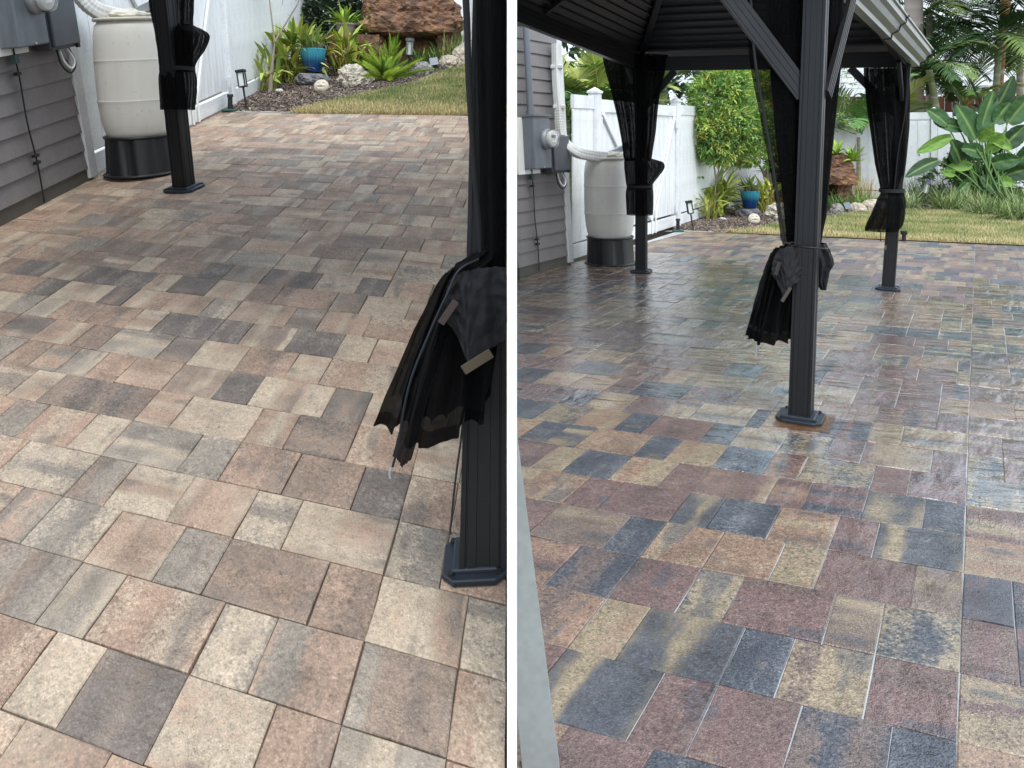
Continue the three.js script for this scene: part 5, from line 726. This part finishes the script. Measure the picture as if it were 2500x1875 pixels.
grassy('liriope', 'variegated grass clump beside the leaning solar light', 8.42, 0, -15.8, 300, { ...LIR, seed: 92, len: [0.35, 0.6], spread: 0.2 }); grassy('liriope', 'round grass clump below the broad-leaved plant, at lawn', 8.65, 0, -14.9, 340, { ...LIR, seed: 93, len: [0.3, 0.55], spread: 0.2 }); grassy('liriope', 'round grass clump at the right edge of the lawn', 8.55, 0, -13.9, 340, { ...LIR, seed: 94, len: [0.3, 0.52], spread: 0.2 }); grassy('liriope', 'pale striped grass between fence and broad-leaved plant', 9.0, 0, -16.2, 260, { ...LIR, seed: 95, len: [0.35, 0.6], spread: 0.25, cols: [[0.2, 0.26, 0.1], [0.36, 0.38, 0.2]] }); grassy('liriope', 'pale arching grass left of the leaning solar light', 7.7, 0, -15.95, 160, { ...LIR, seed: 96, len: [0.4, 0.65], spread: 0.15, cols: [[0.22, 0.3, 0.14], [0.4, 0.42, 0.26]] });
[[9.6, -15.4], [9.3, -17.0], [8.9, -17.3], [9.9, -16.6], [8.5, -17.0]].forEach(([x, z], k) => grassy('liriope', ['grass clump under the big leaves by the lawn', 'grass clump hiding the fence base near the solar light', 'grass clump at the fence base, far behind the lawn', 'grass clump deep under the big paddle leaves', 'grass clump beside the purple flowered plant'][k], x, 0, z, 300, { ...LIR, seed: 301 + k, len: [0.4, 0.7], spread: 0.3 }));
{ // bird of paradise: each big leaf a part
  reseed(101); const D = 16.4, k = D / 2000, X = (u) => (u - 1250) * k, Y = (v) => 1.5 + (324 - v) * k; const t = thing('banana_leaf_plant', 'tall plant with big paddle-shaped glossy leaves at the back fence', 'plant', [X(2420), 0, -D]);
  const put = (u0, v0, u1, v1, w, tone = 0, tw = 0, zz = 0) => { const b = V(X(u0) - X(2420), Y(v0), zz), e = V(X(u1) - X(2420), Y(v1), zz + rr(-0.1, 0.25)), d = e.clone().sub(b), L = d.length(); d.normalize(); const mb = new MB(), root = V(rr(-0.35, 0.35), 0, rr(-0.2, 0.2)); const midp = root.clone().lerp(b, 0.55).add(V(rr(-0.03, 0.03), 0.12, 0)); stick(mb, root, midp, 0.022, 0.017, [0.10, 0.19, 0.05], 6); stick(mb, midp, b, 0.017, 0.012, [0.12, 0.22, 0.06], 6);
    const base = tone > 0 ? [0.13, 0.26, 0.03] : tone < 0 ? [0.018, 0.058, 0.014] : [0.03, 0.095, 0.02]; const S = 14, N = 5, side = d.clone().cross(V(0.15, 0.1, 1)).normalize().applyAxisAngle(d, tw), up = side.clone().cross(d).normalize(), rows = []; const drp = rr(0.05, 0.28);
    for (let i = 0; i <= S; i++) { const q = i / S, hw = 1.25 * w * k * Math.pow(Math.sin(Math.PI * Math.min(0.985, 0.07 + 0.915 * q)), 0.62) * (1.04 - 0.2 * q), row = [], c = b.clone().addScaledVector(d, L * q).add(V(0, -drp * L * q * q * 0.6, 0)); for (let j = -N; j <= N; j++) { const a = j / N, rib = 0.012 * Math.sin(i * 2.6 + Math.abs(a) * 2.2), e2 = c.clone().addScaledVector(side, hw * a).addScaledVector(up, hw * 0.35 * Math.abs(a) + rib * Math.abs(a) + 0.02 * pn.noise(a * 2, q * 4, u0)); const st = Math.abs(j) === 0 ? [0.15, 0.24, 0.06] : mulc(base, 0.85 + 0.3 * ((i + Math.abs(j)) % 2) * 0.5 + rr(-0.06, 0.06)); row.push(mb.v(e2.x, e2.y, e2.z, st)); } rows.push(row); }
    for (let i = 0; i < S; i++) for (let j = 0; j < 2 * N; j++) mb.q(rows[i][j], rows[i][j + 1], rows[i + 1][j + 1], rows[i + 1][j]); part('leaf', mb.geo(), std({ vertexColors: true, roughness: 0.6 }), t); };
  put(2382, 340, 2338, 247, 26); put(2312, 305, 2268, 258, 17); put(2352, 315, 2282, 292, 15); put(2392, 322, 2432, 210, 22); put(2436, 290, 2485, 170, 26, -1, 0.3, -0.2); put(2378, 285, 2310, 185, 12, 0, 1.0, -0.2); put(2412, 255, 2364, 168, 9, -1, 1.1, -0.3); put(2322, 334, 2234, 366, 13, 1); put(2345, 395, 2312, 335, 20, -1); put(2400, 375, 2335, 352, 16); put(2408, 372, 2440, 322, 15, 1); put(2392, 345, 2412, 300, 14, 1); put(2428, 300, 2470, 242, 20); put(2290, 392, 2208, 420, 14, -1, 0.5); put(2372, 405, 2310, 400, 12, 1); put(2330, 425, 2285, 416, 9, 1); put(2448, 360, 2500, 300, 20, -1); put(2420, 400, 2476, 380, 17); put(2452, 430, 2510, 400, 18, -1); put(2432, 440, 2470, 445, 12, 1); put(2395, 430, 2425, 470, 14, -1); put(2365, 445, 2330, 470, 12); put(2460, 300, 2520, 220, 24); put(2455, 470, 2500, 480, 14); put(2410, 330, 2462, 355, 14, 1); put(2380, 300, 2350, 235, 12, -1, 0.7, -0.35); put(2480, 400, 2540, 330, 22);
  for (let q = 0; q < 16; q++) { const a = rr(2340, 2500), b = rr(250, 460); put(a, b, a + rr(-45, 55), b - rr(20, 75), rr(10, 20), pick([-1, -1, 0, 1]), rr(-0.6, 0.6), rr(-0.5, -0.15)); }
}
tree('leafy_shrub', 'low dark leafy shrub under the paddle leaves, at fence', 10.1, 0, -16.9, [[[0, 0, 0], [0, 0.3, 0], [0, 0.6, 0]]], 0.02, [0.2, 0.16, 0.12], [[0, 0.55, 0, 0.55, 0.5, 0.35], [-0.5, 0.4, 0.1, 0.45, 0.4, 0.3]], 2200, { sd: 66, per: 6, len: 0.13, wid: 0.03, droop: 0.6, cols: [[0.04, 0.1, 0.025], [0.08, 0.17, 0.035], [0.14, 0.26, 0.05]] }, 'leafy shrubs along the back fence');
tree('leafy_shrub', 'low loose leafy shrub between purple flowers and paddle leaves', 9.1, 0, -17.3, [[[0, 0, 0], [0, 0.3, 0], [0, 0.6, 0]]], 0.02, [0.2, 0.16, 0.12], [[0, 0.5, 0, 0.5, 0.45, 0.3], [0.45, 0.75, 0, 0.35, 0.5, 0.3]], 1500, { sd: 67, per: 6, len: 0.13, wid: 0.028, droop: 0.6, cols: [[0.05, 0.12, 0.03], [0.1, 0.2, 0.04], [0.18, 0.3, 0.06]] }, 'leafy shrubs along the back fence');
// palms behind the back fence
const PALMC = [[0.02, 0.055, 0.012], [0.035, 0.085, 0.018], [0.06, 0.12, 0.025], [0.11, 0.17, 0.035]], YEL = [[0.16, 0.26, 0.05], [0.3, 0.34, 0.08], [0.09, 0.2, 0.04]];
const FR = { ll: 0.42, lw: 0.042, ldroop: 1.0, droop: 1.3, n: 28 };
const GRP = 'palms beyond the back fence';
palm('palm with thick smooth grey pink trunk beside the gutter', 10.1, 0, -20.6, { seed: 201, trunk: 5.4, r: 0.27, rings: 14, c: [0.42, 0.34, 0.31], ringc: [0.5, 0.45, 0.4], fronds: 14, el: [-0.2, 0.9], L: [1.8, 2.6], cols: PALMC, ...FR }, GRP);
palm('slim green trunk palm leaning left over the back fence', 10.3, 0, -19.6, { seed: 202, trunk: 3.0, lean: -0.32, r: 0.1, rings: 18, c: [0.26, 0.28, 0.14], ringc: [0.4, 0.4, 0.32], fronds: 16, el: [-0.2, 1.0], L: [1.3, 1.9], cols: PALMC, ...FR }, GRP);
palm('low multi-stemmed palm with golden stalks at the back fence', 11.0, 1.2, -19.9, { seed: 203, trunk: 0.9, r: 0.06, rings: 8, c: [0.4, 0.3, 0.1], ringc: [0.5, 0.42, 0.3], fronds: 12, el: [0.5, 1.3], L: [1.2, 1.9], cols: YEL, stemc: [0.36, 0.26, 0.06], ...FR }, GRP);
palm('grey green trunk palm between golden palm and ringed palm', 11.6, 0, -19.8, { seed: 204, trunk: 3.7, lean: 0.2, r: 0.09, rings: 18, c: [0.3, 0.31, 0.2], ringc: [0.42, 0.42, 0.34], fronds: 16, el: [-0.2, 1.0], L: [1.3, 1.9], cols: PALMC, ...FR }, GRP);
palm('palm with orange brown ringed trunk at the photo corner', 11.9, 0, -20.2, { seed: 205, trunk: 6.0, lean: 0.45, r: 0.13, rings: 26, c: [0.34, 0.19, 0.07], ringc: [0.55, 0.5, 0.4], fronds: 14, el: [-0.6, 0.8], L: [1.8, 2.4], cols: PALMC, ...FR }, GRP);
palm('drooping dark palm filling the upper right corner', 12.9, 0, -20.8, { seed: 206, trunk: 4.2, r: 0.1, rings: 16, c: [0.26, 0.24, 0.18], ringc: [0.4, 0.38, 0.32], fronds: 17, el: [-0.5, 1.0], L: [1.8, 2.6], cols: PALMC, ...FR }, GRP);
palm('palm hanging fronds behind the gutter top', 10.9, 0, -21.4, { seed: 207, trunk: 4.6, r: 0.1, rings: 16, c: [0.26, 0.24, 0.18], ringc: [0.4, 0.38, 0.32], fronds: 17, el: [-0.7, 0.8], L: [1.8, 2.5], cols: PALMC, ...FR }, GRP);
palm('small golden palm at the foot of the back fence corner', 9.2, 1.0, -19.6, { seed: 208, trunk: 0.7, r: 0.05, rings: 8, c: [0.4, 0.3, 0.1], ringc: [0.5, 0.42, 0.3], fronds: 10, el: [0.3, 1.2], L: [1.0, 1.5], cols: YEL, stemc: [0.36, 0.26, 0.06], ...FR }, GRP);
palm('palm fronds arching beside the far corner netting', 7.7, 0.4, -18.2, { seed: 209, trunk: 1.0, r: 0.05, rings: 8, c: [0.26, 0.26, 0.14], ringc: [0.4, 0.4, 0.3], fronds: 9, el: [0.2, 1.2], L: [1.2, 1.8], cols: YEL, ...FR }, GRP);
// palms beyond the side fence
const GRS = 'palms beyond the side fence';
const ARE = { ll: 0.36, lw: 0.042, ldroop: 0.6, droop: 1.3, n: 26, trunk: 1.2, r: 0.05, rings: 10, c: [0.2, 0.24, 0.1], ringc: [0.4, 0.4, 0.3] };
[[0.9, -13.2, 211, 'bright feathery palm over the fence next to the downspout', YEL], [1.5, -13.6, 212, 'bright feathery palm above the first fence post', YEL], [2.0, -14.2, 213, 'feathery palm behind the netting by the barrel', YEL]].forEach(([x, z, sd, l, c]) => palm(l, x, 0.5, z, { ...ARE, seed: sd, fronds: 15, el: [0.2, 1.4], L: [1.2, 1.7], cols: c }, GRS));
[[3.0, -16.2, 214, 'dark drooping palm left of the slender flowering tree'], [3.9, -17.2, 215, 'dark drooping palm behind the slender flowering tree']].forEach(([x, z, sd, l]) => palm(l, x, 0.4, z, { ...ARE, seed: sd, fronds: 15, el: [-0.1, 1.2], L: [1.5, 2.2], cols: PALMC, trunk: 2.4, r: 0.09, ll: 0.45 }, GRS));
const DK = { per: 6, len: 0.26, wid: 0.07, droop: 0.6, cols: [[0.02, 0.05, 0.012], [0.035, 0.085, 0.02], [0.06, 0.13, 0.03]] };
[[1.2, -17.5, 1.6, 'dark leafy tree far behind the feathery palms'], [3.6, -20.5, 1.9, 'dark leafy tree behind the gazebo far beam'], [6.6, -22.5, 1.9, 'dark leafy tree behind the near gazebo post']].forEach(([x, z, s, l], k) => tree('leafy_tree', l, x, 0, z, [[[0, 0, 0], [0, 1.2, 0], [0, 2.2, 0]]], 0.12, [0.16, 0.13, 0.1], [[0, 2.6, 0, s, 1.4, 1], [-0.9, 2.0, 0.3, s * 0.7, 1.2, 0.9], [0.9, 2.1, 0.2, s * 0.7, 1.2, 0.9], [0, 1.2, 0.2, s * 0.9, 0.9, 0.9]], 2600, { sd: 40 + k, ...DK }, 'dark trees beyond the fences'));
// neighbouring house and its wooden fence
{ const t = thing('white_house', 'white clapboard neighbouring house behind the palms', 'house', [13.5, 0, -30]); t.rotation.y = -0.25; const g = metresUV(box(15, 0.24, 0.03, 0, 0.12, 0)).rotateX(-0.06); for (let k = 0; k < 34; k++) part('clapboard', g, M.vinyl, t).position.set(0, 1.2 + k * 0.215, 0); part('wall_core', box(14.9, 8.4, 0.2, 0, 4.2, -0.13), M.vinyl, t); }
{ reseed(9); const t = thing('wooden_fence', 'reddish brown board fence beyond the white back fence', 'fence', [11.5, 0, -23.4]); t.rotation.y = -0.2; const ms = [plain('#6d3f30', 0.9, { map: mottMap }), plain('#5d372b', 0.9, { map: mottMap }), plain('#7a4836', 0.9, { map: mottMap })]; const g = metresUV(box(0.185, 2.55, 0.03, 0, 1.27, 0, 0.004)); for (let k = 0; k < 46; k++) part('board', g, pick(ms), t).position.set(-4.6 + k * 0.196, rr(-0.015, 0.015), rr(-0.004, 0.004)); for (const y of [0.4, 2.1]) part('rail', box(9.1, 0.09, 0.05, -0.1, y, -0.045), ms[0], t); }

// ---------------------------------------------------------------- garden beyond the dry patio
const onL = (x, z, h = 0) => [x, gyL(x, z) + h, z];
valve('black sprinkler riser on green base by the fence, dry patio', ...onL(-3.2, -9.3));
pathLantern('black lantern path light by the vinyl fence, dry patio', ...onL(-3.02, -9.33), 0.27, 0.16);
stone('flat_stone', 'flat grey stone under the blue pot by the dry patio', ...onL(-2.72, -11.2, 0.05), 0.28, 0.12, 0.2, 1.2, { ...GREY, flat: 0.7, amp: 0.3 });
glazedPot('blue fluted glazed pot on flat stone by the dry patio', ...onL(-2.745, -11.3, 0.15), 0.175, 0.32);
leafy('pot_plant', 'strappy green leaves growing from the blue pot by the dry patio', 'plant', ...onL(-2.745, -11.3, 0.42), 28, { seed: 63, el: [0.5, 1.35], len: [0.26, 0.42], wid: [0.02, 0.032], stem: [0.02, 0.03], spread: 0.06, droop: [0.2, 0.7], cols: [[0.2, 0.3, 0.06], [0.42, 0.42, 0.14]], mid: [[0.12, 0.24, 0.05]] });
grassy('twiggy_herb', 'grey green twiggy herb filling the blue pot by the dry patio', ...onL(-2.745, -11.28, 0.42), 220, { seed: 64, cat: 'plant', el: [0.4, 1.4], len: [0.08, 0.24], wid: [0.003, 0.006], spread: 0.12, droop: [0.1, 0.5], cols: [[0.24, 0.25, 0.15], [0.16, 0.19, 0.10], [0.3, 0.22, 0.2]] });
faceStone('round pale stone with carved face by the dry patio', ...onL(-2.42, -10.4), 0.095);
stone('white_stone', 'small white stone near the tree foot by the dry patio', ...onL(-3.03, -10.65, 0.01), 0.085, 0.03, 0.05, 2, { ca: [0.8, 0.79, 0.75], cb: [0.6, 0.58, 0.53] });
stone('coral_rock', 'large pale coral rock beside the foxtail fern, dry patio', ...onL(-2.08, -10.8, 0.08), 0.19, 0.17, 0.16, 3.3, { ...PALE, amp: 0.55, ridge: 0.35 });
foxtail('bright green foxtail fern between coral rock and solar light', ...onL(-1.70, -11.15), 64, 1.05, 111);
ginger('tall variegated ginger against the vinyl fence, dry patio', ...onL(-3.15, -11.5), 68, 1.29, 75); ginger('low yellow ginger leaves left of the blue pot, dry patio', ...onL(-3.0, -11.75), 54, 1.12, 76); ginger('small yellow ginger at the tree foot, dry patio', ...onL(-3.2, -10.75), 36, 0.84, 77); ginger('variegated ginger right of the blue pot, dry patio', ...onL(-2.42, -12.0), 43, 1.01, 78);
tree('flowering_tree', 'slender bare lower trunk forking by the fence, dry patio', ...onL(-3.13, -10.6), [[[0, 0, 0], [0.02, 0.3, 0], [0.06, 0.66, 0]], [[0.06, 0.66, 0], [0.03, 1.0, 0.05], [-0.03, 1.5, 0.05]], [[0.06, 0.66, 0], [0.16, 0.86, -0.05], [0.34, 1.12, 0], [0.5, 1.5, 0]]], 0.03, [0.28, 0.23, 0.19], [[-0.05, 2.1, 0, 0.42, 0.6, 0.4], [0.45, 2.0, 0.05, 0.5, 0.55, 0.45]], 1500, { sd: 7, per: 8, len: 0.12, wid: 0.009, droop: 1.1, cols: [[0.07, 0.16, 0.03], [0.12, 0.24, 0.045], [0.2, 0.34, 0.06]], seg: 3 });
waterfall('rust brown rock waterfall behind the foxtail fern, dry patio', ...onL(-1.55, -12.6), 0.95, 2.1);
bowl('grey bowl planter on the rock ledge, dry patio', ...onL(-2.5, -12.35, 0.50), 0.15); leafy('bromeliad', 'strappy green plant in the grey bowl, dry patio', 'plant', ...onL(-2.5, -12.35, 0.68), 44, { ...BROM, seed: 87, len: [0.25, 0.45], el: [0.2, 1.4] }); leafy('bromeliad', 'leafy green plant between bowl and rock waterfall, dry patio', 'plant', ...onL(-2.15, -12.35, 0.55), 40, { ...BROM, seed: 88, len: [0.22, 0.42] });
solarLight('glass solar path light behind the foxtail fern, dry patio', ...onL(-1.44, -11.35), 0.30, -0.05);
solarPanel('small tilted solar panel at the lawn edge, dry patio', ...onL(-1.12, -11.75)); stone('edging_rock', 'grey brown edging rock by the solar panel, dry patio', ...onL(-1.25, -11.5, 0.05), 0.17, 0.13, 0.12, 4, { ...GREY, ca: [0.42, 0.38, 0.33] }); stone('edging_rock', 'pale edging rock nearest the solar panel, dry patio', ...onL(-0.93, -12.05, 0.05), 0.2, 0.14, 0.14, 5, { ...PALE, ca: [0.6, 0.5, 0.4] }); stone('edging_rock', 'pale edging rock against the netting, dry patio', ...onL(-0.68, -12.2, 0.1), 0.24, 0.22, 0.16, 6, { ...PALE, ca: [0.62, 0.52, 0.42] });
grassy('liriope', 'dark green grass clump below the rock pillar, dry patio', ...onL(-1.2, -12.25), 240, { seed: 97, el: [0.4, 1.3], len: [0.3, 0.5], wid: [0.005, 0.009], spread: 0.2, droop: [0.8, 1.8], cols: [[0.05, 0.13, 0.03], [0.1, 0.2, 0.04], [0.2, 0.32, 0.06]], group: 'grass clumps' }); grassy('liriope', 'pale striped grass clump beside the netting, dry patio', ...onL(-0.85, -12.5), 240, { seed: 98, el: [0.5, 1.4], len: [0.4, 0.7], wid: [0.006, 0.011], spread: 0.2, droop: [0.8, 1.6], cols: [[0.2, 0.34, 0.08], [0.36, 0.44, 0.16]], group: 'grass clumps' });
{ const pts = [[-1.0, -11.75], [-1.1, -11.4], [-1.32, -10.6], [-1.65, -10.15], [-1.9, -9.8]].map(([x, z]) => onL(x, z, 0.01)); solo('edging_strip', tube(pts, 0.02, 40, 6), plain('#4c4d50', 0.8), 'dark rubber edging strip between mulch and dry-patio lawn', 'edging'); }
tree('dark_shrub', 'dark shrub behind the blue pot, dry patio', ...onL(-2.6, -13.3), [[[0, 0, 0], [0, 0.6, 0], [0, 1.1, 0]]], 0.04, [0.14, 0.11, 0.09], [[0, 1.0, 0, 0.7, 0.7, 0.4], [-0.4, 0.7, 0, 0.5, 0.6, 0.4], [0.5, 1.3, 0, 0.6, 0.7, 0.4]], 7000, { sd: 55, per: 6, len: 0.13, wid: 0.03, droop: 0.6, cols: [[0.012, 0.035, 0.012], [0.025, 0.06, 0.02], [0.04, 0.09, 0.02]] });
fence('vinyl_fence', 'white vinyl back fence behind the dry patio rock waterfall', V(-3.3, gyL(-3.3, -14.2), -14.2), V(1, SLX, 0), UPV, [[0, 3.25]], [0.02], 2.2, 0.25);
// rust stain on the pavers round the foot of the near post
{ reseed(5); const mb = new MB(), c = mb.v(1.52, 0.0045, -4.27, [0.13, 0.06, 0.02]), ring = []; for (let q = 0; q < 40; q++) { const a = q / 40 * 6.283, r = 0.17 / Math.pow(Math.max(Math.abs(Math.cos(a - 0.4)), Math.abs(Math.sin(a - 0.4))), 0.8) * (0.85 + 0.35 * pn.noise(Math.cos(a) * 3, Math.sin(a) * 3, 4)); ring.push(mb.v(1.52 + Math.cos(a) * r, 0.0045, -4.25 + Math.sin(a) * r * 0.9, mulc([0.15, 0.07, 0.025], rr(0.5, 1.2)))); } for (let q = 0; q < 40; q++) mb.t(c, ring[(q + 1) % 40], ring[q]); const m = solo('rust_stain', mb.geo(), std({ vertexColors: true, roughness: 0.4, transparent: true, opacity: 0.55 }), 'orange brown rust stain round the near gazebo post foot', 'stain'); }

scene.traverse((o) => { if (o.isMesh) { o.castShadow = true; o.receiveShadow = true; } });
renderer.render(scene, camera);
